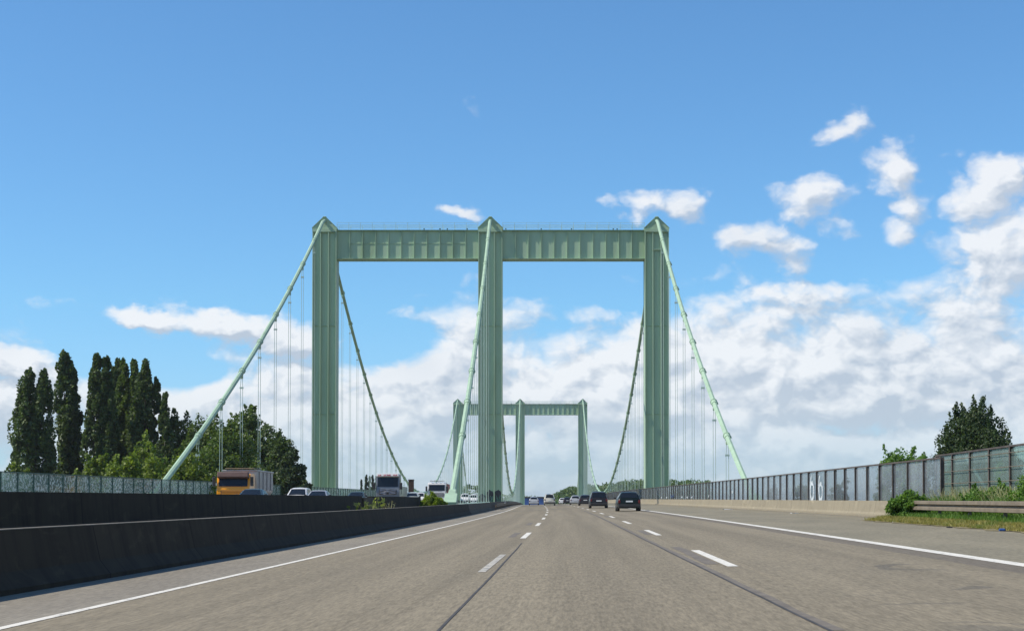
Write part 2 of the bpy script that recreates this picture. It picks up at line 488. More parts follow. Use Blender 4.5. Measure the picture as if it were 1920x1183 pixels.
M['lamp_clear'] = mat('clear lamp', (0.6, 0.62, 0.62), 0.15)
M['plate'] = mat('number plate', (0.7, 0.7, 0.68), 0.5)
M['tipper'] = mat('tipper alloy', (0.34, 0.34, 0.34), 0.45, 0.3, var=0.12, scale=1.5, dirt=(0.2, 0.18, 0.15), dirt_amt=0.5)
M['maroon'] = mat('dull maroon', (0.11, 0.06, 0.05), 0.6)
M['red'] = mat('red sheet', (0.35, 0.03, 0.04), 0.5)
M['chrome'] = mat('chrome', (0.6, 0.6, 0.62), 0.15, 0.9)
M['blue'] = mat('blue cladding', (0.025, 0.09, 0.3), 0.6, var=0.15, scale=0.4)
M['rust_steel'] = mat('brown weathered steel', (0.06, 0.035, 0.025), 0.8, var=0.25, scale=2)
M['pole_pale'] = mat('pale galvanised pole', (0.5, 0.55, 0.52), 0.5)


# ------------------------------------------------------------------ mesh helpers
class MB:
    def __init__(s):
        s.v = []; s.f = []; s.uv = None; s.mi = None

    def quad(s, a, b, c, d):
        n = len(s.v); s.v += [tuple(a), tuple(b), tuple(c), tuple(d)]; s.f.append((n, n + 1, n + 2, n + 3))

    def box(s, c, size, rz=0.0, rx=0.0, ry=0.0):
        n = len(s.v)
        R_ = Euler((rx, ry, rz)).to_matrix() if (rz or rx or ry) else None
        for k in range(8):
            p = Vector(((k & 1) - .5, ((k >> 1) & 1) - .5, ((k >> 2) & 1) - .5))
            p = Vector((p.x * size[0], p.y * size[1], p.z * size[2]))
            if R_: p = R_ @ p
            s.v.append((p.x + c[0], p.y + c[1], p.z + c[2]))
        for q in ((0, 2, 3, 1), (4, 5, 7, 6), (0, 1, 5, 4), (2, 6, 7, 3), (0, 4, 6, 2), (1, 3, 7, 5)):
            s.f.append(tuple(n + i for i in q))
        return s

    def bb(s, x0, x1, y0, y1, z0, z1):
        return s.box(((x0 + x1) / 2, (y0 + y1) / 2, (z0 + z1) / 2), (x1 - x0, y1 - y0, z1 - z0))

    def loft(s, rings, closed=True, caps=True):
        n = len(s.v); k = len(rings[0])
        for r in rings: s.v += [tuple(p) for p in r]
        for i in range(len(rings) - 1):
            for j in range(k if closed else k - 1):
                a = n + i * k + j; b = n + i * k + (j + 1) % k
                s.f.append((a, b, b + k, a + k))
        if caps and closed:
            s.f.append(tuple(n + j for j in reversed(range(k))))
            s.f.append(tuple(n + (len(rings) - 1) * k + j for j in range(k)))
        return s

    def tube(s, pts, r, n=8, caps=True):
        pts = [Vector(p) for p in pts]
        rr = r if isinstance(r, (list, tuple)) else [r] * len(pts)
        rings = []
        for i, p in enumerate(pts):
            t = (pts[min(i + 1, len(pts) - 1)] - pts[max(i - 1, 0)]).normalized()
            up = Vector((0, 0, 1)) if abs(t.z) < 0.95 else Vector((0, 1, 0))
            a = t.cross(up).normalized(); b = a.cross(t)
            rings.append([p + (a * cos(2 * pi * k / n) + b * sin(2 * pi * k / n)) * rr[i] for k in range(n)])
        return s.loft(rings, True, caps)

    def prism(s, prof, x0, x1, axis='x'):
        """prof: outline of 2D points; extruded along axis"""
        def P(t, a, b):
            return (t, a, b) if axis == 'x' else ((a, t, b) if axis == 'y' else (a, b, t))
        return s.loft([[P(x0, a, b) for a, b in prof], [P(x1, a, b) for a, b in prof]])

    def cyl(s, c, r, h, n=20, axis='x', r2=None):
        r2 = r if r2 is None else r2
        rings = []
        for t, q in ((-h / 2, r), (h / 2, r2)):
            ring = []
            for k in range(n):
                a = 2 * pi * k / n
                u, v = q * cos(a), q * sin(a)
                ring.append({'x': (c[0] + t, c[1] + u, c[2] + v), 'y': (c[0] + u, c[1] + t, c[2] + v), 'z': (c[0] + u, c[1] + v, c[2] + t)}[axis])
            rings.append(ring)
        return s.loft(rings)

    def build(s, name, m, parent=None, world=False, smooth=None, bevel=0.0, label=None):
        me = bpy.data.meshes.new(name)
        me.from_pydata(s.v, [], s.f)
        if s.uv is not None:
            ul = me.uv_layers.new(name='UVMap')
            vi = np.zeros(len(me.loops), dtype=np.int32); me.loops.foreach_get('vertex_index', vi)
            ul.data.foreach_set('uv', np.array(s.uv, dtype=np.float32)[vi].ravel())
        me.materials.append(m)
        if smooth is not None:
            me.polygons.foreach_set('use_smooth', [True] * len(me.polygons))
            me.set_sharp_from_angle(angle=rad(smooth))
        me.update()
        o = bpy.data.objects.new(name, me)
        COL.objects.link(o)
        if parent:
            o.parent = parent
            if world: o.matrix_parent_inverse = Matrix.Translation(-Vector(parent.location))
        if bevel:
            b = o.modifiers.new('bevel', 'BEVEL'); b.width = bevel; b.segments = 2; b.limit_method = 'ANGLE'; b.angle_limit = rad(40)
        if label: o['label'] = label
        return o


def tag(o, label, cat, group=None):
    o['label'] = label; o['category'] = cat
    if group: o['group'] = group
    return o


def thing(name, label, cat, loc=(0, 0, 0), rz=0.0, group=None):
    o = bpy.data.objects.new(name, None)
    COL.objects.link(o)
    o.location = loc; o.rotation_euler = (0, 0, rz)
    o.empty_display_size = 0.3
    return tag(o, label, cat, group)


def structure(o):
    o['kind'] = 'structure'; return o


def copy_tree(root, loc, rz=None, label=None, group=None):
    r = root.copy(); COL.objects.link(r); r.location = loc
    if rz is not None: r.rotation_euler = (0, 0, rz)
    if label: r['label'] = label
    if group: r['group'] = group
    def rec(src, dst):
        for ch in list(src.children):
            if ch.name == dst.name: continue
            c = ch.copy(); COL.objects.link(c); c.parent = dst
            rec(ch, c)
    rec(root, r)
    return r


# ------------------------------------------------------------------ ground, river, roads
def strip(fn, Ds, Xs, dz=0.0, uvs=True):
    b = MB(); b.uv = []
    for D in Ds:
        for X in Xs:
            b.v.append(tuple(fn(D, X, dz))); b.uv.append((X, D))
    k = len(Xs)
    for i in range(len(Ds) - 1):
        for j in range(k - 1):
            a = i * k + j
            b.f.append((a, a + 1, a + k + 1, a + k))
    return b


def frange(a, b, st):
    n = max(1, int(math.ceil((b - a) / st)))
    return [a + (b - a) * i / n for i in range(n + 1)]


def gz(x, y):
    """terrain height"""
    def sm(t): t = max(0, min(1, t)); return t * t * (3 - 2 * t)
    z = -7.5 + 0.6 * sin(x * 0.021) * cos(y * 0.017)
    z -= 5.5 * sm((y - 205) / 30) * sm((640 - y) / 30)              # river bed
    q = max(0.0, -35.5 + s_off(y) - x, x - (15.2 + s_off(y)))        # distance outside the embankment crown
    crown = zc(y) + (0.004 * (x + 20) + LEFT_UP if x < -9 else RC * x) - 0.32
    if -8.2 > x - s_off(y) > -9.4: crown -= 0.3
    e = sm((142 - y) / 10)
    if y > 640: e = max(e, sm((y - 700) / 20))
    return max(z, z + (crown - z) * e * max(0, 1 - q / 14.0)) if q > 0 else z + (crown - z) * e


xs = sorted(set([-7000, -3500, -1800, -900, -500, -300, -200] + frange(-150, -36, 6) + frange(-36, 20, 2.0) + frange(20, 150, 6) + [200, 300, 500, 900, 1800, 3500, 7000]))
ys = sorted(set([-400, -150] + frange(-60, 260, 6) + frange(260, 760, 20) + [800, 900, 1100, 1400, 1800, 2600, 4000, 7000, 11000]))
b = MB()
for y in ys:
    for x in xs: b.v.append((x, y, gz(x, y)))
k = len(xs)
for i in range(len(ys) - 1):
    for j in range(k - 1):
        a = i * k + j; b.f.append((a, a + 1, a + k + 1, a + k))
structure(b.build('ground', M['terrain'], smooth=60))
b = MB(); b.quad((-3000, 222, -10.6), (3000, 222, -10.6), (3000, 622, -10.6), (-3000, 622, -10.6))
structure(b.build('river', M['water']))

DS = frange(-40, 300, 4) + frange(308, 900, 8)
road = structure(strip(R, DS, [-7.3, -5.25, -3.3, -1.4, 0.5, 2.33, 4.3, 6.25, 8, 10, 12.95]).build('road', M['asphalt']))
road_b = structure(strip(L, DS, [-31.5, -28, -24, -20, -16, -12, -9.7]).build('opposite_carriageway', M['asphalt_far']))


def mark(name, m, X, D0, D1, w, parent=road, fn=R, dz=0.005, jit=0.0):
    st = 2.0 if D1 - D0 > 8 else 1.0
    D_ = frange(D0, D1, st)
    b = MB()
    rnd = random.Random(int(D0 * 7 + (0 if callable(X) else X * 31)))
    for D in D_:
        x = (X(D) if callable(X) else X) + rnd.uniform(-jit, jit)
        ww = w * (1 + rnd.uniform(-1, 1) * jit * 8)
        b.v += [tuple(fn(D, x - ww / 2, dz)), tuple(fn(D, x + ww / 2, dz))]
    for i in range(len(D_) - 1):
        b.f.append((2 * i, 2 * i + 1, 2 * i + 3, 2 * i + 2))
    return b.build(name, m, parent)


mark('edge_line', M['line'], -5.26, -40, 640, 0.125)
mark('edge_line', M['line'], 6.22, -40, 640, 0.27)
for i, D in enumerate([3.6 + 19.5 * k for k in range(-1, 24)]):
    first = i in (1, 2)
    if D < 560:
        mark('lane_dash', M['line_worn'] if i == 2 else M['line'], -1.417, D, D + 7.2, 0.12 if i == 2 else 0.16)
        mark('lane_dash', M['line'], 2.335, D, D + 7.2, 0.165)
for D, X, ln, w in ((24, 2.1, 8.5, 0.2), (44, -1.8, 6, 0.2), (64, -1.82, 7, 0.2), (43.5, 2.1, 6, 0.18), (84, 2.1, 6, 0.2)):
    mark('asphalt_patch', M['patch'], X, D, D + ln, w, dz=0.0035, jit=0.02)
mark('tar_seam', M['tar'], lambda D: -1.15 - (D - 13) * 0.006, -20, 38, 0.03, dz=0.0045, jit=0.008)
mark('tar_seam', M['tar'], lambda D: 1.58 + 0.36 * math.exp(-(D - 13) / 30), -20, 150, 0.035, dz=0.0045, jit=0.008)
mark('tar_seam', M['patch'], lambda D: 1.64 + 0.36 * math.exp(-(D - 13) / 30), 12, 130, 0.1, dz=0.003, jit=0.015)
mark('edge_line', M['line'], -11.0, -40, 640, 0.2, road_b, L)
mark('edge_line', M['line'], -27.5, -40, 640, 0.2, road_b, L)
for k in range(0, 26):
    for X in (-15.0, -18.9, -22.8):
        mark('lane_dash', M['line'], X, 2 + 19.5 * k, 9 + 19.5 * k, 0.17, road_b, L)

# grass verge on the right
VX0, VX1 = 10.75, 14.9
b = strip(lambda D, X, dz: R(D, X + (0.35 * sin(D * 1.7) * 0.3 + 0.15 * sin(D * 4.1) if X < 10.9 else 0), dz + (0.012 if X < 10.9 else 0.1)), frange(-30, 57.5, 1.0), [10.75, 11.2, 12.5, 14, 16.5], 0.0)
structure(b.build('verge', M['grass_soil']))


# ------------------------------------------------------------------ walls, screens, guard rails
def swept(fn, Ds, prof):
    """closed section (X, z) swept along the road; uv = (metres along, height)"""
    b = MB(); b.uv = []
    for D in Ds:
        for X, z in prof:
            b.v.append(tuple(fn(D, X, z))); b.uv.append((D, z))
    k = len(prof)
    for i in range(len(Ds) - 1):
        for j in range(k):
            a = i * k + j; c = i * k + (j + 1) % k
            b.f.append((a, c, c + k, a + k))
    b.f.append(tuple(reversed(range(k))))
    b.f.append(tuple((len(Ds) - 1) * k + j for j in range(k)))
    return b


jersey = [(-7.22, -0.15), (-7.22, 0.07), (-7.38, 0.28), (-7.5, 0.82), (-7.72, 0.82), (-7.81, 0.28), (-7.95, 0.07), (-7.95, -0.15)]
bar = swept(R, frange(-40, 119, 3), jersey).build('concrete_barrier', M['soot'])
tag(bar, 'long soot-black concrete barrier along the left edge line of the near road', 'barrier')
swept(R, frange(-40, 119, 3), [(-7.51, 0.822), (-7.51, 0.835), (-7.71, 0.835), (-7.71, 0.822)]).build('lit_top_edge', M['lit_top_edge'], bar)  # added thin strip, its pale colour stands in for the sunlit top edge
bar2 = swept(R, frange(119.02, 640, 3), jersey).build('concrete_barrier', M['grey_concrete'])
tag(bar2, 'greyer concrete barrier on the bridge, starting below the middle cable foot', 'barrier')


def jersey2(h=0.87):
    return [(-9.42, -1.0), (-9.42, 0.08), (-9.55, 0.28), (-9.6, h), (-9.8, h), (-9.86, 0.28), (-10.0, 0.08), (-10.0, -0.2)]


b2 = swept(L, frange(-40, 71.0, 3), jersey2()).build('concrete_barrier', M['soot'])
tag(b2, 'dark concrete barrier behind the roadside one, in front of the yellow truck', 'barrier')
b3 = swept(L, frange(74.5, 101, 3), jersey2(0.86)).build('concrete_barrier', M['soot'])
tag(b3, 'short dark concrete barrier below the silver lorry, ending at the bright green median bush', 'barrier')
mid = swept(L, [71.02, 74.48], [(-9.5, -1.0), (-9.5, 0.8), (-9.95, 0.8), (-9.95, -0.2)]).build('concrete_block', M['grey_concrete'])
tag(mid, 'paler square-edged concrete block closing the gap between the two rear barriers', 'barrier')

parapet = swept(R, frange(54.5, 640, 3), [(12.86, -0.1), (12.86, 0.1), (12.92, 0.2), (13.0, 0.68), (13.28, 0.68), (13.28, -0.1)])
pobj = parapet.build('parapet_wall', M['concrete'])
tag(pobj, 'low beige concrete parapet wall carrying the dusty glass noise screen', 'wall')
kb = swept(R, frange(54.5, 640, 3), [(12.55, -0.05), (12.55, 0.07), (12.853, 0.09), (12.853, -0.05)]).build('kerb', M['concrete'], pobj)
b = swept(R, frange(54.5, 640, 3), [(12.4, -0.05), (12.4, 0.008), (12.547, 0.008), (12.547, -0.05)]).build('gutter', M['patch'], pobj)


def noise_screen(name, label, fn, X, D0, D1, sp, z0, h, m_post, m_glass, npan=100, rail=True, postw=0.1, tilt=0.0, hfun=None, wires=0):
    t = thing(name, label, 'noise screen', fn(D0, X, z0))
    Ds = frange(D0, D1, sp)
    sp_ = Ds[1] - Ds[0]
    rest_p, rest_g = MB(), MB()
    for i, D in enumerate(Ds):
        hh = h if hfun is None else hfun(D)
        p = fn(D, X, z0)
        ang = -atan2((fn(D + 1, X).x - fn(D, X).x), 1.0)
        b = MB() if i < npan else rest_p
        # I-section post: two flanges and a web
        c = (p.x, p.y, p.z + hh / 2)
        for off in (-0.06, 0.06):
            b.box((c[0] + off, c[1], c[2]), (0.012, postw, hh + 0.05), ang)
        b.box(c, (0.108, 0.014, hh + 0.05), ang)
        if i < npan: b.build('post', m_post, t, True)
        if i < len(Ds) - 1:
            q = fn(D + sp_, X, z0)
            hq = h if hfun is None else hfun(D + sp_)
            b = MB() if i < npan else rest_g
            d = (q - p).normalized() * 0.06
            a0, a1 = p + d, q - d
            th = Vector((0.008, 0, 0))
            n = len(b.v)
            for base, hv in ((a0, hh), (a1, hq)):
                for sgn in (-1, 1):
                    b.v += [tuple(base + th * sgn + Vector((0, 0, 0.01))), tuple(base + th * sgn + Vector((0, 0, hv - 0.01)))]
            for f in ((0, 1, 5, 4), (2, 6, 7, 3), (0, 2, 3, 1), (4, 5, 7, 6), (1, 3, 7, 5), (0, 4, 6, 2)):
                b.f.append(tuple(n + j for j in f))
            if i < npan: b.build('glass_panel', m_glass, t, True)
    if rest_p.v:
        o = rest_p.build('post', m_post, t, True); o['kind'] = 'stuff'
        o = rest_g.build('glass_panel', m_glass, t, True); o['kind'] = 'stuff'
    if rail:
        hf = hfun or (lambda D: h)
        pts = [fn(D, X, z0 + hf(D) + 0.035) for D in Ds]
        b = MB()
        n = 0
        for p in pts:
            for dx_, dz_ in ((-0.07, -0.03), (0.07, -0.03), (0.07, 0.03), (-0.07, 0.03)):
                b.v.append((p.x + dx_, p.y, p.z + dz_))
        for i in range(len(pts) - 1):
            for j in range(4):
                a = i * 4 + j; c_ = i * 4 + (j + 1) % 4
                b.f.append((a, c_, c_ + 4, a + 4))
        b.f += [(3, 2, 1, 0), tuple(len(pts) * 4 - 4 + j for j in range(4))]
        b.build('top_rail', m_post, t, True)
    if wires:
        for w in range(wires):
            b = MB()
            hf = hfun or (lambda D: h)
            b.tube([fn(D, X - 0.09, z0 + hf(D) * (0.32 + 0.2 * w)) for D in Ds], 0.012, 5)
            b.build('bird_wire', M['zinc'], t, True)
    return t


SR = noise_screen('noise_screen', 'long dusty grey glass noise screen on the beige parapet right of the road', R, 13.14, 55.0, 620, 2.72, 0.68, 1.5,
                  M['post_brown'], M['glass_r'], 90)
SR2 = noise_screen('noise_screen', 'tall clear greenish glass screen with wires behind the guard rail', R, 15.0, 8, 63.5, 2.72, 0.1, 2.4,
                   M['post_brown'], M['glass_r2'], 40, postw=0.14, hfun=lambda D: 2.4 - 0.0045 * max(0, D - 50), wires=4)
SL = noise_screen('noise_screen', 'green glass noise screen with crazed sparkling panes beyond the yellow truck', L, -31.75, 70, 640, 2.72, 0.1, 2.2,
                  M['post_green'], M['glass_l'], 90)


# white sprayed marks on two panes of the right-hand screen
def spray(name, label, m, D, rings, parent_fn, X, z0, group=None, thick=0.006):
    t = None
    b = MB()
    for pts, w in rings:
        pp = []
        for dd, zz in pts:
            p = parent_fn(D + dd, X, z0 + zz); pp.append(p)
        for i in range(len(pp) - 1):
            a, c = pp[i], pp[i + 1]
            t_ = (c - a).normalized(); nrm = Vector((1, 0, 0))
            sd = t_.cross(nrm).normalized()
            wa = w * (0.75 + 0.25 * sin(i * 1.7)); wb = w * (0.75 + 0.25 * sin((i + 1) * 1.7))
            n = len(b.v)
            for P, ww in ((a, wa), (c, wb)):
                for sg in (-1, 1):
                    for th in (0, -thick):
                        b.v.append(tuple(P + sd * sg * ww + Vector((th, 0, 0))))
            for f in ((0, 1, 5, 4), (2, 6, 7, 3), (0, 4, 6, 2), (1, 3, 7, 5), (0, 2, 3, 1), (4, 5, 7, 6)):
                b.f.append(tuple(n + k for k in f))
    return b


def loopy(cx, cz, rx, rz_, a0, a1, n=18, lean=0.0):
    return [(cx + rx * cos(a0 + (a1 - a0) * i / n) + lean * sin(a0 + (a1 - a0) * i / n), cz + rz_ * sin(a0 + (a1 - a0) * i / n)) for i in range(n + 1)]


rings = [(loopy(0.0, 0.42, 0.55, 0.42, 0, 2 * pi), 0.13), ([(0.5, 0.4), (0.62, 0.7), (0.5, 1.0), (0.25, 1.25)], 0.12),
         (loopy(2.75, 0.45, 0.55, 0.45, 0, 2 * pi), 0.13), ([(3.25, 0.4), (3.35, 0.7), (3.2, 1.05), (2.95, 1.3)], 0.12)]
spray('graffiti', '', None, 80.6, rings, R, 13.065, 0.70).build('graffiti', M['white_spray'], SR, True, label='white sprayed looping marks like a double six')
for D, z, w in ((155, .12, .5), (160, .12, .5), (166, .15, .6), (186, .12, .9), (194, .12, .7), (121, 0.5, 0.18), (139, .2, .2)):
    rr = [([(-w, z), (-w * .4, z + .12), (w * .2, z), (w, z + .13)], 0.09)]
    spray('graffiti', '', None, D, rr, R, 13.065, 0.70).build('graffiti', M['white_spray'], SR, True)
rr = [([(-2, .2), (-1.2, .5), (-.4, .15), (.5, .5), (1.2, .2), (2.2, .45)], 0.12)]
spray('graffiti', '', None, 178, rr, R, 13.065, 0.70).build('graffiti', M['blue_spray'], SR, True, label='blue sprayed scribble')


def guard_rail(name, label, X, D0, D1, z=0.62, face=-1, post_sp=4.0):
    t = thing(name, label, 'guard rail', R(D0, X, 0))
    prof = [(.05, .16), (.085, .145), (.085, .05), (.065, .036), (0.0, .03), (0.0, -.03), (.065, -.036), (.085, -.05), (.085, -.145), (.05, -.16),
            (.04, -.15), (.075, -.14), (.075, -.052), (.055, -.044), (-.012, -.036), (-.012, .036), (.055, .044), (.075, .052), (.075, .14), (.04, .15)]
    prof = [(X + face * a * 1.1, z + c * 1.02) for a, c in prof]
    swept(R, frange(D0, D1, 3), prof).build('rail', M['zinc'], t, True, smooth=30)
    for D in frange(D0 + 1, D1 - 0.3, post_sp):
        p = R(D, X - face * 0.09, 0)
        MB().box((p.x, p.y, p.z + z / 2), (0.1, 0.055, z + 0.1)).build('post', M['zinc'], t, True)
    return t


guard_rail('guard_rail', 'weathered zinc guard rail above the dry grass verge right of the road', 12.0, 4, 55.2, 0.56)
guard_rail('guard_rail', 'thin steel guard rail fixed before the black barrier near the middle pylon', -6.95, 168, 420, 0.5, 1)
t = thing('reflector_post', 'small white reflector post at the start of the rail before the middle pylon', 'reflector', R(206, -6.85))
MB().box(tuple(R(206, -6.8, 0.75)), (0.1, 0.05, 0.45)).build('post_body', M['plate'], t, True)
MB().box(tuple(R(205.97, -6.8, 0.8)), (0.08, 0.02, 0.1)).build('reflector', M['plastic'], t, True)


# ------------------------------------------------------------------ bridge
ZTOP = 43.0                          # apex of the pylon caps above eye level
LEGW, LEGD = 3.55, 3.0
BEAM_T, BEAM_B = 41.15, 36.85


def build_pylon(D, label):
    root = thing('bridge_pylon', label, 'bridge pylon', (0, D, 0), 0, 'three-legged portal pylons of the bridge')
    zb = -12.0
    ztop = 41.25
    for i, cx in enumerate(CAB):
        b = MB()
        w = LEGW / 2
        x0, x1 = cx - w, cx + w
        # core box, recessed behind the projecting plates
        b.bb(x0 + 0.01, x1 - 0.01, 0.36, LEGD - 0.3, zb, ztop - 0.2)
        for f in (0.018, 0.335, 0.665, 0.982):
            xx = x0 + LEGW * f
            b.bb(xx - 0.065, xx + 0.065, 0.0, 0.357, zb, ztop - 0.45)
            b.bb(xx - 0.065, xx + 0.065, LEGD - 0.297, LEGD, zb, ztop - 0.45)
        if i == 2:
            xx = x0 + LEGW * 0.76
            b.bb(xx - 0.05, xx + 0.05, 0.06, 0.357, zb, 37.6)
        # collar under the cap
        b.bb(x0 - 0.02, x1 + 0.02, -0.04, LEGD + 0.04, ztop - 0.45, ztop)
        # horizontal stiffeners at intervals between the plates
        for zz in (-2, 14.0, 27.0):
            b.bb(x0 + 0.14, x1 - 0.14, 0.2, 0.357, zz - 0.04, zz + 0.04)
        if i == 2:
            b.bb(x0 + LEGW * 0.335 + .065, x0 + LEGW * 0.665 - .065, 0.03, 0.357, 38.15, 38.27)
        leg = b.build('leg', M['steel_green'], root)
        # gabled cap with saddle
        b = MB()
        b.prism([(x0 - 0.06, ztop + 0.003), (x1 + 0.06, ztop + 0.003), (x1 + 0.06, ztop + 0.16), (cx + 0.2, ZTOP - 0.05), (cx - 0.2, ZTOP - 0.05), (x0 - 0.06, ztop + 0.16)], 0.12, LEGD - 0.12, 'y')
        b.prism([(x0 - 0.09, ztop + 0.12), (x0 - 0.07, ztop + 0.2), (cx - 0.23, ZTOP + 0.0), (cx - 0.23, ZTOP - 0.08)], 0.02, LEGD - 0.02, 'y')
        b.prism([(x1 + 0.09, ztop + 0.12), (cx + 0.23, ZTOP - 0.08), (cx + 0.23, ZTOP + 0.0), (x1 + 0.07, ztop + 0.2)], 0.02, LEGD - 0.02, 'y')
        cap = b.build('cap', M['steel_green'], leg)
        b = MB()
        b.bb(cx - 0.25, cx + 0.25, -0.1, LEGD + 0.1, ZTOP - 0.047, ZTOP + 0.08)
        b.build('saddle', M['cable_green'], leg, bevel=0.06)
        if i == 1 and D < 300:
            # spray-painted mural low on the middle leg
            zf = zc(D)
            rnd = random.Random(12)
            for u0, u1, hh in ((0.04, 0.31, 1.75), (0.36, 0.64, 2.3), (0.69, 0.96, 2.35)):
                xa, xb = x0 + LEGW * u0, x0 + LEGW * u1
                pts = [(xa, zf + 0.1), (xb, zf + 0.1)]
                for q in range(15):
                    k = 1 - q / 14
                    pts.append((xa + (xb - xa) * k, zf + hh - 0.5 + 0.5 * sin(pi * (0.1 + 0.8 * k)) + rnd.uniform(-0.1, 0.1)))
                b = MB().prism(pts, 0.335, 0.352, 'y'); b.build('mural', M['navy_spray'], leg)
                b = MB()
                for q in range(5):
                    xx = rnd.uniform(xa + 0.1, xb - 0.1)
                    z0_, z1_ = zf + rnd.uniform(0.1, 0.5), zf + rnd.uniform(0.9, hh - 0.4)
                    pp = [(xx + rnd.uniform(-.08, .08), 0.33, z0_ + (z1_ - z0_) * j / 5) for j in range(6)]
                    b.tube(pp, [rnd.uniform(0.02, 0.07) for _ in pp], 5)
                b.build('mural', M['teal_spray'], leg)
    for i in range(2):
        x0 = CAB[i] + LEGW / 2; x1 = CAB[i + 1] - LEGW / 2
        b = MB()
        b.bb(x0 - 0.005, x1 + 0.005, 0.62, LEGD - 0.5, BEAM_B + 0.083, BEAM_T - 0.103)
        b.bb(x0 + 0.003, x1 - 0.003, 0.3, LEGD - 0.15, BEAM_T - 0.1, BEAM_T)
        b.bb(x0 + 0.003, x1 - 0.003, 0.2, LEGD - 0.15, BEAM_B, BEAM_B + 0.08)
        n = 11
        for k in range(1, n):
            xx = x0 + (x1 - x0) * k / n
            b.bb(xx - 0.035, xx + 0.035, 0.37, 0.617, BEAM_B + 0.083, BEAM_T - 0.103)
            b.bb(xx - 0.03, xx + 0.03, LEGD - 0.497, LEGD - 0.2, BEAM_B + 0.083, BEAM_T - 0.103)
            if i == 0 and k < n - 1:
                xn = x0 + (x1 - x0) * (k + 1) / n
                b.bb(xx + 0.033, xn - 0.033, 0.56, 0.617, BEAM_T - 2.02, BEAM_T - 1.98)
        beam = b.build('crossbeam', M['steel_green'], root)
        b = MB()
        for yy in (0.2, LEGD - 0.25):
            for zz in (0.4, 0.72, 1.05):
                b.bb(x0, x1, yy - 0.018, yy + 0.018, BEAM_T + zz - 0.018, BEAM_T + zz + 0.018)
            for k in range(0, 13):
                xx = x0 + 0.05 + (x1 - x0 - 0.1) * k / 12
                b.bb(xx - 0.022, xx + 0.022, yy - 0.022, yy + 0.022, BEAM_T + 0.002, BEAM_T + 1.07)
        b.build('walkway_railing', M['rail_green'], beam)
        b = MB()
        rnd = random.Random(5 + i)
        for k in range(5):
            xx = rnd.uniform(x0 + 0.5, x1 - 0.5)
            b.box((xx, 0.3, BEAM_T + 0.12), (0.18, 0.16, 0.16))
        b.build('lamp_fitting', M['post_green'], beam)
    return root


P1 = build_pylon(D_TOWER, 'tall near green pylon of three ribbed legs over both carriageways')
# the far pylon is the same portal standing on the other bank
P2 = copy_tree(P1, (0, D_FAR, 0), None, 'smaller-looking far green pylon seen through the near portal')
for ch in list(P2.children):
    for q in list(ch.children):
        if q.name.startswith('mural'): bpy.data.objects.remove(q)

ZS = 42.85


def cable_z(D):
    if D <= D_TOWER:
        d = D - 127.7
        return 1.41 + 0.33 * d + (ZS - 1.41 - 0.33 * 99.3) / 99.3 ** 2 * d * d
    if D <= D_FAR: return 4.4 + (ZS - 4.4) * ((D - D_MID) / 189.0) ** 2
    d = D_FAR + 99.3 - D
    return 1.41 + 0.33 * d + (ZS - 1.41 - 0.33 * 99.3) / 99.3 ** 2 * d * d


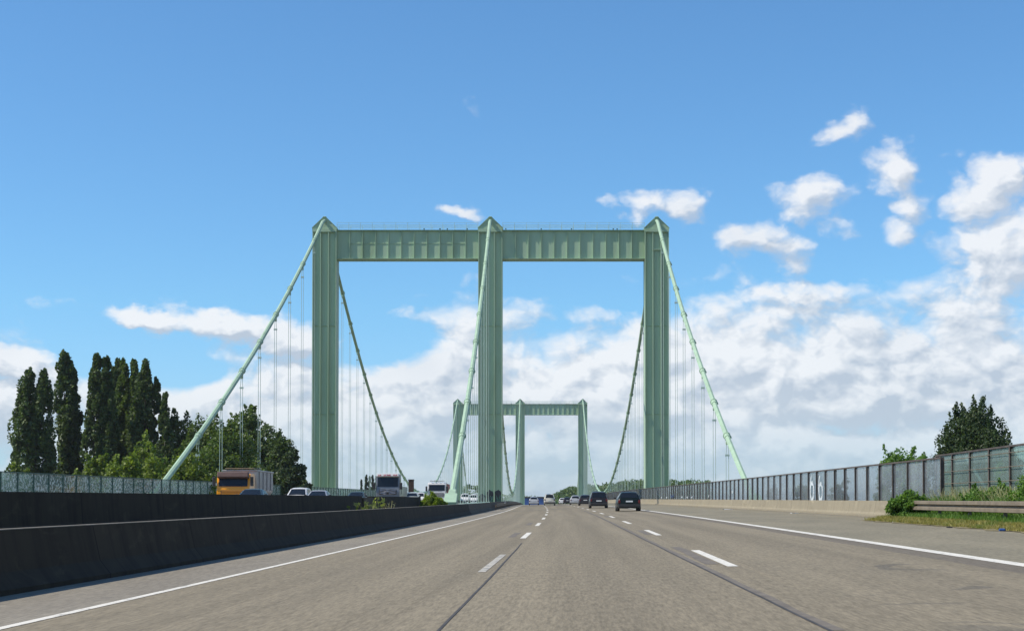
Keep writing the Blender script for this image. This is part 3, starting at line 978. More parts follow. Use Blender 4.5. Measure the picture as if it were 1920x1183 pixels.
for ci, (cx, lab) in enumerate(zip(CAB, ('left suspension cable anchored behind the crazed green screen', 'middle suspension cable rising from the median to the centre leg',
                                         'right suspension cable rising from behind the dusty glass screen'))):
    t = thing('suspension_cable', lab + ', pale green', 'bridge cable', (cx, D_ANCH, 0), 0, 'main cables of the suspension bridge')
    yo = 1.5                                        # the saddle sits over the middle of the leg
    D_ = frange(D_ANCH, D_TOWER + yo, 3.5)
    D_ += frange(D_TOWER + yo, D_FAR + yo, 5.0)[1:] + frange(D_FAR + yo, D_FAR + 94.5, 5)[1:]
    MB().tube([(cx, D, cable_z(min(max(D, 0), 1e9)) if abs(D - D_TOWER - yo) > 1e-6 and abs(D - D_FAR - yo) > 1e-6 else ZS) for D in D_], 0.255, 8).build('cable', M['cable_green'], t, True)
    hang = [D_TOWER - 10.5 * k for k in range(1, 9)] + [D_TOWER + 10.5 * k for k in range(1, 36)] + [D_FAR + 10.5 * k for k in range(1, 8)]
    for D in hang:
        z = cable_z(D)
        e = 0.6
        v = Vector((0, 2 * e, cable_z(D + e) - cable_z(D - e))).normalized()
        p = Vector((cx, D, z))
        b = MB()
        b.tube([p - v * 0.42, p + v * 0.42], 0.305, 10)
        b.tube([p + v * 0.32, p + v * 0.44], 0.36, 10)
        b.bb(cx - 0.13, cx + 0.13, D - 0.2, D + 0.2, z - 0.72, z - 0.3)
        if D < 300:
            for k in (-0.25, 0.0, 0.25):
                b.box(tuple(p + v * k + Vector((0.345, 0, 0.0))), (0.09, 0.07, 0.07))
        b.build('cable_band', M['cable_green'], t, True)
        if cx > 0: zd = zc(D) + 0.3
        elif cx > -20: zd = zc(D) + 0.62
        else: zd = zc(D) + 0.1
        if z - 0.75 > zd + 0.5:
            b = MB()
            r = 0.03 if D < 300 else 0.04
            ztop = max(z - 1.7, zd + 0.3)
            for sx in (-0.12, 0.12):
                b.tube([(cx + sx, D, zd), (cx + sx, D, ztop)], r, 5)
                b.tube([(cx + sx, D, ztop), (cx + sx * 0.6, D, z - 0.7)], r, 5)
            b.bb(cx - 0.2, cx + 0.2, D - 0.06, D + 0.06, ztop - 0.09, ztop + 0.09)
            b.bb(cx - 0.3, cx + 0.3, D - 0.3, D + 0.3, zd - 0.35, zd)
            b.build('hanger', M['rope'], t, True)
    # flared foot where the cable enters its anchorage
    b = MB()
    p0 = Vector((cx, D_ANCH, cable_z(D_ANCH))); p1 = Vector((cx, D_ANCH + 3, cable_z(D_ANCH + 3)))
    d = (p1 - p0).normalized()
    def sq(p, w): return [p + Vector((sx * w, 0, 0)) + Vector((0, -d.z, d.y)) * sz * w for sx, sz in ((-1, -1), (1, -1), (1, 1), (-1, 1))]
    b.loft([sq(p0 - d * 3.5, 0.52), sq(p0 - d * 1.2, 0.5), sq(p0 - d * 0.55, 0.31), sq(p0 + d * 0.6, 0.29)])
    b.build('anchor_socket', M['cable_green'], t, True, bevel=0.04)

# median girder top with pale plinths between the barriers on the bridge, and the bridge deck
deck = MB()
Dd = frange(126, 720, 6)
pr = [(-36.0, -0.18), (16.6, -0.18), (16.6, -0.55), (13.5, -3.6), (-33.0, -3.6), (-36.0, -0.55)]
b = MB()
for D in Dd:
    for X, z in pr:
        zz = zc(D) + z - 0.55
        if z > -1 and X > 0: zz = zc(D) + RC * X - 0.22 + (0 if z > -0.3 else -0.35)
        b.v.append((X + s_off(D), D, zz if z < -1 else min(zz, zc(D) - 0.75 if X < 0 else 1e9)))
for i in range(len(Dd) - 1):
    for j in range(6):
        a = i * 6 + j; c = i * 6 + (j + 1) % 6
        b.f.append((a, a + 6, c + 6, c))
b.f += [tuple(range(6)), tuple(reversed([len(b.v) - 6 + j for j in range(6)]))]
tag(b.build('bridge_deck', M['steel_green']), 'green steel deck girder carrying both carriageways over the river', 'bridge deck')
b = swept(R, frange(133, 640, 6), [(-9.6, -0.4), (-9.6, 0.42), (-8.15, 0.42), (-8.15, -0.4)])
tag(b.build('median_girder', M['rail_green']), 'pale green median strip under the middle hangers', 'girder')


# ------------------------------------------------------------------ plants
def leaves(pts, size, seed, aspect=1.0, up=0.0, sizes=None):
    """pts (n,3): one small folded two-triangle leaf cluster per point"""
    rng = np.random.default_rng(seed)
    n = len(pts)
    nrm = rng.normal(size=(n, 3)); nrm[:, 2] += up
    nrm /= np.linalg.norm(nrm, axis=1, keepdims=True)
    a = np.cross(nrm, rng.normal(size=(n, 3))); a /= np.linalg.norm(a, axis=1, keepdims=True)
    c = np.cross(nrm, a)
    s = size * rng.uniform(0.6, 1.25, size=(n, 1))
    v0 = pts - a * s * aspect
    v1 = pts - c * s * 0.62 + nrm * s * 0.2
    v2 = pts + a * s * aspect
    v3 = pts + c * s * 0.62 + nrm * s * 0.15
    V = np.stack([v0, v1, v2, v3], 1).reshape(-1, 3)
    return V


def mesh_np(name, V, m, parent=None):
    n = len(V) // 4
    me = bpy.data.meshes.new(name)
    me.vertices.add(len(V)); me.vertices.foreach_set('co', V.astype(np.float32).ravel())
    me.loops.add(n * 4); me.loops.foreach_set('vertex_index', np.arange(n * 4, dtype=np.int32))
    me.polygons.add(n); me.polygons.foreach_set('loop_start', np.arange(n, dtype=np.int32) * 4)
    me.polygons.foreach_set('loop_total', np.full(n, 4, dtype=np.int32))
    me.materials.append(m)
    me.update(calc_edges=True)
    o = bpy.data.objects.new(name, me)
    COL.objects.link(o)
    if parent: o.parent = parent
    return o


def clump_points(centers, radii, per, rng, shell=0.55):
    """points in ellipsoidal clumps, denser near the outside"""
    out = []
    for c, r in zip(centers, radii):
        n = max(3, int(per))
        d = rng.normal(size=(n, 3)); d /= np.linalg.norm(d, axis=1, keepdims=True)
        q = shell + (1 - shell) * rng.random((n, 1)) ** 0.5
        q *= rng.uniform(0.82, 1.12, size=(n, 1))
        out.append(np.asarray(c) + d * q * np.asarray(r))
    return np.concatenate(out)


def trunk(parent, h, r, limbs, rng, lean=0.0):
    b = MB()
    b.tube([(0, 0, -0.4), (lean * .3, 0, h * 0.35), (lean, 0.0, h * 0.75), (lean * 1.1, 0, h)], [r * 1.25, r * 0.85, r * 0.45, r * 0.12], 8)
    for p in limbs:
        z0 = max(0.1 * h, p[2] * rng.uniform(0.35, 0.6))
        k = z0 / h
        q = (lean * k, 0, z0)
        mid_ = (p[0] * 0.5, p[1] * 0.5, (z0 + p[2]) / 2 + 0.1 * abs(p[0]))
        b.tube([q, mid_, p], [r * 0.4 * (1 - k * 0.6), r * 0.22, r * 0.06], 5)
    return b.build('trunk', M['bark'], parent, smooth=60)


def poplar(loc, h, w, m, label, seed, tops=((0, 1.0, 1.0),), leaf=0.3, dens=1.0, group='lombardy poplars left of the road'):
    """several steep leaders close together, each a column of upswept clumps"""
    rng = np.random.default_rng(seed)
    t = thing('poplar_tree', label, 'tree', loc, 0, group)
    C, Rr = [], []
    for ox, hf, wf in tops:
        H = h * hf
        n = int(105 * dens * wf)
        W = w * wf
        for i in range(n):
            k = 0.02 + 0.98 * ((i + rng.random()) / n) ** 0.9
            prof = min(1.0, 0.6 + k * 4) * (1 - max(0, (k - 0.22) / 0.78) ** 2.7 * 0.82)
            rr = W * 0.56 * prof * rng.uniform(0.1, 1.0) ** 0.5
            ang = rng.uniform(0, 2 * pi)
            q = W * 0.5 * (0.13 + 0.20 * prof) * rng.uniform(0.65, 1.25)
            C.append((ox * w + rr * cos(ang) * 0.86, rr * sin(ang) * 0.86, H * k))
            Rr.append((q, q, q * rng.uniform(1.6, 2.8)))
        for j in range(5):
            C.append((ox * w + rng.normal() * 0.02 * w, 0, H * (0.93 + 0.018 * j))); Rr.append((W * 0.05, W * 0.05, H * 0.022))
    P = clump_points(C, Rr, 170 * dens, rng, 0.6)
    P = P[P[:, 2] > 0.3]
    mesh_np('crown', leaves(P, leaf, seed + 1, 1.0, 0.2), m, t)
    limbs = [C[i] for i in rng.choice(len(C), min(10, len(C)), replace=False)]
    trunk(t, h * 0.85, 0.35, limbs, rng)
    return t


def broad_tree(loc, h, w, m, label, seed, leaf=0.28, nclump=46, per=130, base=0.12, group=None, name='broadleaf_tree', spikes=0, wy=None, top=1.0, trunk_r=0.28, spike_len=0.13):
    rng = np.random.default_rng(seed)
    t = thing(name, label, 'tree' if 'tree' in name else 'bush', loc, 0, group)
    wy = w if wy is None else wy
    C, Rr = [], []
    for i in range(nclump):
        d = rng.normal(size=3); d /= np.linalg.norm(d)
        q = rng.uniform(0.25, 1) ** 0.5
        zc_ = base + (1 - base) * (0.5 + 0.5 * d[2] * q * 0.86)
        prof = 1.0 if zc_ < 0.5 else (1 - ((zc_ - 0.5) / 0.5) ** 2 * 0.55 * top)
        C.append((d[0] * q * w * 0.43 * prof, d[1] * q * wy * 0.43 * prof, h * zc_))
        r = rng.uniform(0.09, 0.19)
        Rr.append((w * r * 0.9, wy * r * 0.9, min(h * 0.16, (w + wy) * 0.5 * r * rng.uniform(0.6, 0.95))))
    P = clump_points(C, Rr, per, rng, 0.5)
    if spikes:
        order = np.argsort([-c[2] - abs(c[0]) * 0.6 * h / w for c in C])
        for i in range(spikes):
            j = order[int(rng.random() ** 1.5 * len(C) * 0.75)]
            a = np.array(C[j]) + np.array([0, 0, Rr[j][2] * 0.6])
            ln = h * rng.uniform(0.05, spike_len)
            dirv = np.array([a[0] / w * 0.9 + rng.normal() * .18, rng.normal() * .18, 1.0]) * ln
            n_ = int(16 + ln / leaf * 5)
            tt = rng.random((n_, 1)) ** 0.8
            P = np.concatenate([P, a + dirv * tt + rng.normal(size=(n_, 3)) * leaf * (0.35 + 0.9 * (1 - tt))])
    P = P[P[:, 2] > 0.02]
    mesh_np('crown' if 'tree' in name else 'foliage', leaves(P, leaf, seed + 1, 1.0, 0.5), m, t)
    limbs = [C[i] for i in rng.choice(len(C), min(12, len(C)), replace=False)]
    trunk(t, h * 0.7, trunk_r, limbs, rng)
    return t


# --- poplars: photo column positions at about 190-210 m, standing on the low river meadow
def stand(x, D): X = (x - 1009) * D / F; return (X, D, gz(X, D) - 0.2)
def height_to(y, loc, D): return (954 - y) * D / F - loc[2]


for i, (x, ytop, wpx, D, tops, lab) in enumerate([
        (60, 699, 72, 196, ((-0.12, 0.99, 1.0), (0.28, 1.0, .75)), 'twin-topped dark poplar, leftmost of the row'),
        (119, 665, 62, 204, ((0, 1.0, 1.05), (0.22, 0.95, .8)), 'tallest slender dark poplar, second from the left'),
        (187, 671, 56, 200, ((-0.12, 1.0, .9), (0.2, 0.985, .9)), 'blunt-topped dark poplar with a lighter green front, right of the sky gap'),
        (218, 679, 44, 214, ((0, 1.0, 1.2),), 'narrow dark poplar squeezed between two wider poplars'),
        (240, 679, 60, 206, ((-0.16, 1.0, .85), (0.2, 0.99, .85)), 'pale-fronted poplar with two close tips, in the middle of the clump'),
        (272, 684, 62, 203, ((-0.05, 1.0, 1.0), (0.34, 0.92, .6)), 'forked dark poplar at the right end of the tall row'),
        (309, 742, 36, 200, ((0, 1.0, 1.1),), 'short small poplar just right of the tall row')]):
    loc = stand(x, D)
    poplar(loc, height_to(ytop, loc, D), wpx * D / F, M['leaf_poplar'] if i != 4 else M['leaf_broad'], lab, 100 + 7 * i, tops, 0.23, 1.0 if i < 6 else 0.7)

for i, (x, ytop, wpx, D, mm, lab) in enumerate([
        (335, 758, 62, 205, 'leaf_poplar', 'dark round tree between the poplars and the big broadleaf trees'),
        (385, 752, 96, 190, 'leaf_broad', 'broadleaf tree behind the lower part of the left cable'),
        (455, 754, 110, 186, 'leaf_broad', 'tallest broadleaf tree behind the left hangers'),
        (508, 776, 100, 182, 'leaf_poplar', 'dark broadleaf tree above the grey tipper trailer'),
        (546, 838, 60, 178, 'leaf_dark', 'low dark tree beside the left pylon leg'),
        (425, 800, 130, 165, 'leaf_broad', 'mid-green bushy tree right behind the left cable foot')]):
    loc = stand(x, D)
    broad_tree(loc, height_to(ytop, loc, D) * 1.0, wpx * D / F * 1.38, M[mm], lab, 300 + 11 * i, 0.2, 120, 190, 0.03, 'broadleaf trees behind the left cable', spikes=40, spike_len=0.07, top=0.85)
for i, (x, ytop, wpx, D, lab) in enumerate([
        (275, 806, 130, 150, 'light green shrub tree in front of the poplars'),
        (180, 850, 90, 145, 'low light green shrub at the foot of the second poplar'),
        (345, 838, 100, 140, 'light green shrub left of the cable foot'),
        (232, 848, 90, 138, 'low yellowish shrub in front of the blunt poplar'),
        (15, 872, 90, 175, 'low green shrub at the left edge of the picture')]):
    loc = stand(x, D)
    broad_tree(loc, height_to(ytop, loc, D), wpx * D / F * 1.3, M['leaf_shrub'], lab, 500 + 13 * i, 0.2, 70, 150, 0.05, 'light shrubs behind the left screen', name='shrub_tree', spikes=20)

# --- right-hand trees
loc = stand(1832, 92)
broad_tree(loc, height_to(760, loc, 92), 5.9, M['leaf_dark'], 'dark tree with wispy shoots behind the tall clear screen', 700, 0.085, 190, 300, 0.35, spikes=80, trunk_r=0.14, top=0.72, spike_len=0.1)
loc = stand(1697, 100)
broad_tree(loc, height_to(836, loc, 100), 4.6, M['leaf_bush'], 'small green treetop poking over the end of the long screen', 720, 0.10, 50, 110, 0.5, spikes=12, trunk_r=0.1)
for i, (x, ytop, wpx, D) in enumerate([(1500, 893, 60, 150), (1445, 898, 70, 160), (1570, 900, 60, 140), (1780, 870, 70, 88), (1725, 852, 50, 90), (1890, 868, 70, 84), (1655, 905, 50, 120)]):
    loc = stand(x, D)
    broad_tree(loc, height_to(ytop, loc, D), wpx * D / F * 1.1, M['leaf_dark' if i < 3 else 'leaf_bush'],
               ['dark tree seen through the screen near the sprayed marks', 'dark tree seen dimly through the middle of the dusty screen', 'low dark tree seen through the screen right of the sprayed marks',
                'green tree seen through the clear screen under the wispy tree', 'small green tree at the left end of the clear screen', 'green tree seen through the clear screen at the right edge', 'low green tree seen through the end of the dusty screen'][i], 740 + 9 * i, 0.2, 30, 110, 0.3, spikes=4, trunk_r=0.12)

# --- bushes and weeds
p = R(54.8, 11.95, -0.02)
broad_tree(p, 1.02, 1.75, M['leaf_bush'], 'leafy green bush overgrowing the end of the parapet wall', 800, 0.045, 60, 300, 0.0, None, 'bush', 26, 1.6, 0.4, 0.03)
for i, (D, X, h, w, lab) in enumerate([(49, 13.3, 1.05, 2.2, 'green weeds between the guard rail and the clear screen, nearest the parapet'), (44.0, 13.5, 1.45, 2.2, 'tall green weeds before the clear screen at the right edge'),
                                       (40.5, 13.4, 1.3, 2.2, 'leafy weeds behind the guard rail at the right picture edge'), (35, 13.4, 1.2, 2.0, 'leafy weeds just outside the right picture edge')]):
    broad_tree(R(D, X, 0.08), h, w, M['leaf_bush'], lab, 820 + i * 5, 0.045, 46, 200, 0.0, 'weeds behind the guard rail', 'weed_bush', 30, 2.2, 0.5, 0.02, 0.3)
p = Vector((at(813, 950, 99).x, 99, R(99, -8.5).z - 0.05))
broad_tree(p, 1.72, 1.8, M['leaf_bright'], 'bright yellow-green bush on the median beside the middle cable foot', 850, 0.075, 40, 150, 0.02, None, 'bush', 16, 1.4, 0.6, 0.04)


def stalks(name, label, cat, p, n, h, spread, m, seed, leaf=0.05, kind=None, lean=0.25, width=0.012, leafy=0):
    rng = np.random.default_rng(seed)
    V = []
    for i in range(n):
        b_ = np.array([rng.normal() * spread, rng.normal() * spread, 0])
        hh = h * rng.uniform(0.45, 1.0)
        ln = np.array([rng.normal() * lean * hh, rng.normal() * lean * hh, hh])
        sd = rng.normal(size=3); sd[2] = 0; sd /= np.linalg.norm(sd)
        w = width * rng.uniform(0.6, 1.3)
        V += [b_ - sd * w, b_ + sd * w, b_ + ln + sd * w * .3, b_ + ln - sd * w * .3]
        for k in range(leafy):
            f_ = rng.uniform(0.25, 1.05)
            c = b_ + ln * f_; a = rng.normal(size=3) * leaf; e = rng.normal(size=3) * leaf * 0.5
            V += [c - a * .2, c + a * .5 + e, c + a, c + a * .5 - e]
    o = mesh_np(name, np.array(V), m)
    o.location = p
    tag(o, label, cat)
    if kind: o['kind'] = kind
    return o


q = at(690, 958, 64)
stalks('weed_plant', 'leafy pale weed growing behind the black barrier, before the paler block', 'plant', (q.x, 64, R(64, -8.4).z + 0.3), 30, 0.95, 0.17, M['weed'], 901, 0.085, leafy=10, lean=0.35)
q = at(728, 955, 72)
stalks('weed_plant', 'thin dry grass stalks behind the black barrier, below the silver lorry', 'plant', (q.x, 72, R(72, -8.4).z + 0.3), 24, 0.95, 0.16, M['dry_weed'], 902, 0.05, leafy=2, width=0.014)

# tall dry grass tufts behind the guard rail, and the turf of the verge
rng = np.random.default_rng(77)


def turf(name, label, m, n, D0, D1, X0, X1, h, seed, w=0.008, zfun=0.1, kind='stuff', cat='grass'):
    rng = np.random.default_rng(seed)
    V = np.zeros((n, 4, 3))
    D = rng.uniform(D0, D1, n); X = X0 + (X1 - X0) * rng.random(n)
    for i in range(n):
        p = R(D[i], X[i], zfun if X[i] > 11.1 else 0.03)
        b_ = np.array(p)
        hh = h * rng.uniform(0.35, 1.1)
        ln = np.array([rng.normal() * 0.4 * hh, rng.normal() * 0.4 * hh, hh])
        sd = rng.normal(size=3); sd[2] = 0; sd *= w / np.linalg.norm(sd)
        V[i] = [b_ - sd, b_ + sd, b_ + ln + sd * .3, b_ + ln - sd * .3]
    o = mesh_np(name, V.reshape(-1, 3), m)
    tag(o, label, cat)
    if kind: o['kind'] = kind
    return o


turf('grass', 'dry yellowish grass on the verge beneath the guard rail', M['grass'], 42000, 26, 57, 10.75, 12.6, 0.11, 1)
turf('grass', 'green grass and weeds along the foot of the guard rail', M['leaf_bush'], 12000, 26, 57, 11.5, 12.9, 0.22, 2, 0.012)
turf('grass', 'tall pale dry grass between the guard rail and the clear screen', M['dry_weed'], 2600, 46, 56, 12.9, 14.3, 1.0, 3, 0.01)
turf('grass', 'tall green grass between the guard rail and the clear screen', M['leaf_bush'], 16000, 26, 57, 12.5, 14.7, 0.72, 4, 0.016)

# far wood beyond the bridge: one mass
rng = np.random.default_rng(31)
C, Rr = [], []
for i in range(520):
    x = rng.uniform(1010, 1330); D = rng.uniform(820, 1000)
    top_ = np.interp(x, [1005, 1020, 1040, 1060, 1080, 1130, 1165, 1200, 1260, 1330], [946, 938, 927, 918, 914, 911, 905, 902, 904, 903])
    yy = top_ + (950 - top_) * rng.random() ** 1.6 + 2.5
    pnt = at(x, yy, D)
    C.append(tuple(pnt)); r = rng.uniform(1.3, 3.0); Rr.append((r * 1.3, r * 1.3, r))
P = clump_points(C, Rr, 70, rng, 0.6)
o = mesh_np('far_wood', leaves(P, 0.65, 33, 1.0, 0.6), M['leaf_far'])
tag(o, 'rounded green wood on the far bank right of the far pylon', 'wood'); o['kind'] = 'stuff'
C, Rr = [], []
for i in range(260):
    x = rng.uniform(560, 1010); D = rng.uniform(760, 980)
    top_ = np.interp(x, [560, 640, 760, 860, 880, 900, 940, 960, 985, 1010], [936, 934, 930, 920, 908, 914, 930, 926, 931, 934])
    yy = top_ + (952 - top_) * rng.random() ** 1.5 + 2
    C.append(tuple(at(x, yy, D))); r = rng.uniform(1.2, 2.4); Rr.append((r * 1.4, r * 1.4, r))
P = clump_points(C, Rr, 60, rng, 0.6)
o = mesh_np('far_wood', leaves(P, 0.6, 34, 1.0, 0.6), M['leaf_far'])
tag(o, 'low far tree line behind the middle pylon leg', 'wood'); o['kind'] = 'stuff'
for i, (x, y, w) in enumerate([(677.5, 901, 5), (687, 892.5, 8), (693, 895, 6), (698.5, 893, 7), (705, 895, 6)]):
    D = 520 + 10 * i
    loc = at(x, 954, D); loc.z = -7.5
    poplar(loc, height_to(y, loc, D), w * D / F * 1.2, M['leaf_dark'], 'far-off tiny dark poplar left of the silver lorry', 950 + i, ((0, 1.0, 1.0),), 0.34, 0.5, 'far-off poplars left of the silver lorry')
loc = at(1049, 954, 640); loc.z = -3
poplar(loc, height_to(924, loc, 640), 7 * 640 / F, M['leaf_bush'], 'bright slim tree at the road end right of the cream van', 970, ((0, 1.0, 1.0),), 0.35, 0.5, None)


# ------------------------------------------------------------------ vehicles
class Shell:
    """car body as rings over a side profile: stations (y, ztop) from the rear, with belt line and width rules"""
    def __init__(s, prof, W, zb=0.22, belt=0.92, tumble=0.75, plan=None):
        s.prof = prof; s.W = W; s.zb = zb; s.belt = belt; s.tumble = tumble; s.plan = plan
        s.L = prof[-1][0]

    def ring(s, y, zt):
        hw = s.W / 2
        e = min(y, s.L - y)
        k = 1 - 0.10 * max(0, 1 - e / 0.45) ** 2          # plan taper at the ends
        hw *= k
        bl = min(s.belt, zt - 0.06)
        up = max(0.0, zt - s.belt)
        wr = hw * (0.97 if up < 0.05 else 0.95) - s.tumble * up * 0.62
        pts = [(hw * 0.9, s.zb), (hw * 0.985, s.zb + 0.14), (hw, min(0.55, bl - 0.03)), (hw * 0.97, bl), (wr, max(bl + 0.015, zt - 0.075)), (wr - 0.11, zt - 0.012), (0.0, zt + 0.012)]
        return pts

    def at(s, t, j):
        """t: station index (float), j: ring index (float) on the right-hand half"""
        i = max(0, min(int(t), len(s.prof) - 2)); f = t - i
        (y0, z0), (y1, z1) = s.prof[i], s.prof[i + 1]
        def pt(y, z):
            r = s.ring(y, z); a = max(0, min(int(j), len(r) - 2)); q = j - a
            return Vector((r[a][0] * (1 - q) + r[a + 1][0] * q, y, r[a][1] * (1 - q) + r[a + 1][1] * q))
        return pt(y0, z0) * (1 - f) + pt(y1, z1) * f

    def body(s):
        b = MB(); rings = []
        for y, z in s.prof:
            r = s.ring(y, z)
            rings.append([(x, y, zz) for x, zz in r] + [(-x, y, zz) for x, zz in reversed(r[:-1])])
        return b.loft(rings)

    def patch(s, t0, t1, j0, j1, off=0.012, side=1, nt=3, nj=2):
        b = MB()
        for a in range(nt + 1):
            for c in range(nj + 1):
                t = t0 + (t1 - t0) * a / nt; j = j0 + (j1 - j0) * c / nj
                p = s.at(t, j); e = 0.02
                n = (s.at(t + e, j) - s.at(t - e, j)).cross(s.at(t, j + e) - s.at(t, j - e))
                n = n.normalized() if n.length > 1e-9 else Vector((1, 0, 0))
                if n.x < 0 and abs(n.x) > 0.3: n = -n
                if abs(n.x) <= 0.3 and n.z < 0: n = -n
                p = p + n * off
                b.v.append((p.x * side, p.y, p.z))
        for a in range(nt):
            for c in range(nj):
                k = a * (nj + 1) + c
                b.f.append((k, k + 1, k + nj + 2, k + nj + 1))
        return b

    def across(s, t0, t1, off=0.012, xk=0.97, nt=3):
        """strip over the full width of the top surface between two stations (windscreen, rear window)"""
        b = MB()
        for a in range(nt + 1):
            t = t0 + (t1 - t0) * a / nt
            e = 0.03
            d = s.at(t + e, 6) - s.at(t - e, 6)
            n = Vector((0, -d.z, d.y)).normalized()
            if n.z < 0: n = -n
            q = s.at(t, 5)
            for x in (-1, -0.5, 0, 0.5, 1):
                p = Vector((q.x * xk * x, q.y, q.z + 0.02 * (1 - x * x))) + n * off
                b.v.append(tuple(p))
        for a in range(nt):
            for c in range(4):
                k = a * 5 + c
                b.f.append((k, k + 1, k + 6, k + 5))
        return b


def wheel(parent, x, y, r, side):
    w = MB().cyl((x - side * 0.09, y, r), r, 0.2, 22).build('wheel', M['tyre'], parent, smooth=40)
    MB().cyl((x + side * 0.012, y, r), r * 0.62, 0.012, 18).build('rim', M['rim'], w, smooth=40)


CARS = {
    # y from the rear, roof line; t indices: rear window, windscreen, sides
    'hatch': dict(prof=[(0, .62), (.03, .86), (.10, .98), (.42, 1.40), (.75, 1.47), (1.6, 1.5), (2.3, 1.44), (3.05, .98), (3.6, .86), (3.95, .72), (4.05, .5)], W=1.74, rw=(2.1, 2.95), ws=(6.1, 6.95), sd=(3.2, 6.7), wh=(.72, 3.25), belt=.93),
    'mpv': dict(prof=[(0, .62), (.03, .9), (.08, 1.02), (.32, 1.58), (.62, 1.66), (1.8, 1.70), (2.7, 1.62), (3.55, 1.05), (4.1, .92), (4.4, .75), (4.5, .5)], W=1.82, rw=(2.08, 2.92), ws=(6.1, 6.95), sd=(3.2, 6.7), wh=(.85, 3.6), belt=1.0),
    'estate': dict(prof=[(0, .58), (.03, .84), (.10, .96), (.45, 1.38), (.8, 1.45), (1.9, 1.47), (2.7, 1.40), (3.4, .97), (4.2, .82), (4.5, .68), (4.6, .48)], W=1.76, rw=(2.1, 2.95), ws=(6.1, 6.95), sd=(3.2, 6.7), wh=(.95, 3.6), belt=.92),
    'saloon': dict(prof=[(0, .56), (.03, .84), (.12, .96), (.75, 1.0), (1.4, 1.36), (2.0, 1.42), (2.6, 1.38), (3.35, .96), (4.15, .82), (4.5, .66), (4.6, .46)], W=1.76, rw=(3.08, 3.95), ws=(6.1, 6.95), sd=(4.1, 6.7), wh=(.95, 3.6), belt=.91),
    'van': dict(prof=[(0, .62), (.03, 1.0), (.06, 1.12), (.16, 1.72), (.4, 1.80), (1.9, 1.83), (2.7, 1.72), (3.35, 1.1), (3.95, .95), (4.2, .75), (4.28, .5)], W=1.76, rw=(2.1, 2.9), ws=(6.1, 6.95), sd=(5.2, 6.7), wh=(.8, 3.45), belt=1.08),
}


def car(kind, paint, label, loc, rz, name='car', rack=False, view='rear', group=None, paneled=True):
    c = CARS[kind]
    s = Shell(c['prof'], c['W'], belt=c['belt'], tumble=0.5 if kind in ('mpv', 'van') else 0.75)
    t = thing(name, label, name.split('_')[-1], loc, rz, group)
    body = s.body().build('body', M['car_' + paint], t, smooth=38)
    hw = c['W'] / 2
    s.across(*c['rw'], xk=0.98).build('rear_window', M['glass_car'], t, smooth=40)
    s.across(*c['ws'], xk=0.98).build('windscreen', M['glass_car'], t, smooth=40)
    a, e = c['sd']
    for sd in (-1, 1):
        s.patch(a, e, 3.12, 3.92, 0.01, sd, 8, 1).build('side_window', M['glass_car'], t)
        z0 = c['belt'] - 0.22
        x = hw * 0.84
        MB().bb(min(sd * (x - .07), sd * (x + .085)), max(sd * (x - .07), sd * (x + .085)), -0.012, 0.14, z0 - 0.1, z0 + 0.14).build('taillight', M['lamp_red'], t, bevel=0.02)
        MB().bb(min(sd * (x - .2), sd * (x + .05)), max(sd * (x - .2), sd * (x + .05)), s.L - 0.13, s.L - 0.02, 0.52, 0.66).build('headlight', M['lamp_clear'], t, bevel=0.02)
        MB().bb(min(sd * (hw - .02), sd * (hw + .17)), max(sd * (hw - .02), sd * (hw + .17)), s.L * 0.655, s.L * 0.655 + 0.1, c['belt'] + 0.02, c['belt'] + 0.16).build('mirror', M['plastic'], t, bevel=0.03)
        for y in c['wh']: wheel(t, sd * hw, y, 0.31, sd)
    MB().bb(-hw * 0.93, hw * 0.93, -0.06, 0.12, 0.3, 0.52).build('bumper', M['plastic'] if paint in ('black', 'charcoal', 'darkgrey', 'cream') else M['car_' + paint], t, bevel=0.04)
    MB().bb(-hw * 0.9, hw * 0.9, s.L - 0.1, s.L + 0.05, 0.26, 0.5).build('bumper', M['plastic'], t, bevel=0.04)
    pz = 0.74 if kind != 'saloon' else 0.66
    MB().bb(-0.26, 0.26, -0.02, 0.0, pz - 0.055, pz + 0.055).build('number_plate', M['plate'], t)
    MB().bb(-0.26, 0.26, s.L + 0.052, s.L + 0.07, 0.36, 0.47).build('number_plate', M['plate'], t)
    if rack:
        for sd in (-1, 1):
            MB().tube([(sd * hw * .68, .6, s.prof[4][1] + .06), (sd * hw * .68, 2.4, s.prof[6][1] + .09)], 0.018, 6).build('roof_rail', M['plastic'], t)
    return t


def heading(D): return -atan2(s_off(D + 2) - s_off(D), 2.0)


def put_right(kind, paint, x, D, label, X=None, **kw):
    X_ = (x - 1009) * D / F - s_off(D) if X is None else X
    return car(kind, paint, label, R(D, X_, 0.006), heading(D), group='traffic driving away on the right carriageway', **kw)


put_right('estate', 'black', 1180, 115.5, 'black estate car nearest on the right lane, number plate and red lights showing', name='estate_car')
put_right('mpv', 'charcoal', 1123, 155, 'charcoal people carrier second on the right lane', name='people_carrier_car')
put_right('hatch', 'darkgrey', 1097.5, 212, 'dark low hatchback third in the right-lane queue', name='hatchback_car')
put_right('hatch', 'silver', 1079, 252, 'silver hatchback partly behind the dark one in the right lane', name='hatchback_car')
put_right('estate', 'charcoal', 1064, 330, 'tiny dark estate car farthest ahead in the right lane', name='estate_car')
put_right('hatch', 'white', 1054.5, 372, 'tiny pale car barely seen at the head of the right lane', name='hatchback_car')
put_right('van', 'cream', 1030.5, 241, 'cream small van on the middle lane', name='small_van')
put_right('hatch', 'silver', 1001, 270, 'silver hatchback alone on the left lane', name='hatchback_car')


def put_left(kind, paint, x, D, label, **kw):
    X_ = (x - 1009) * D / F - s_off(D)
    return car(kind, paint, label, L(D + 0.1, X_, 0.006), heading(D) + pi, group='traffic coming towards the camera on the left carriageway', **kw)


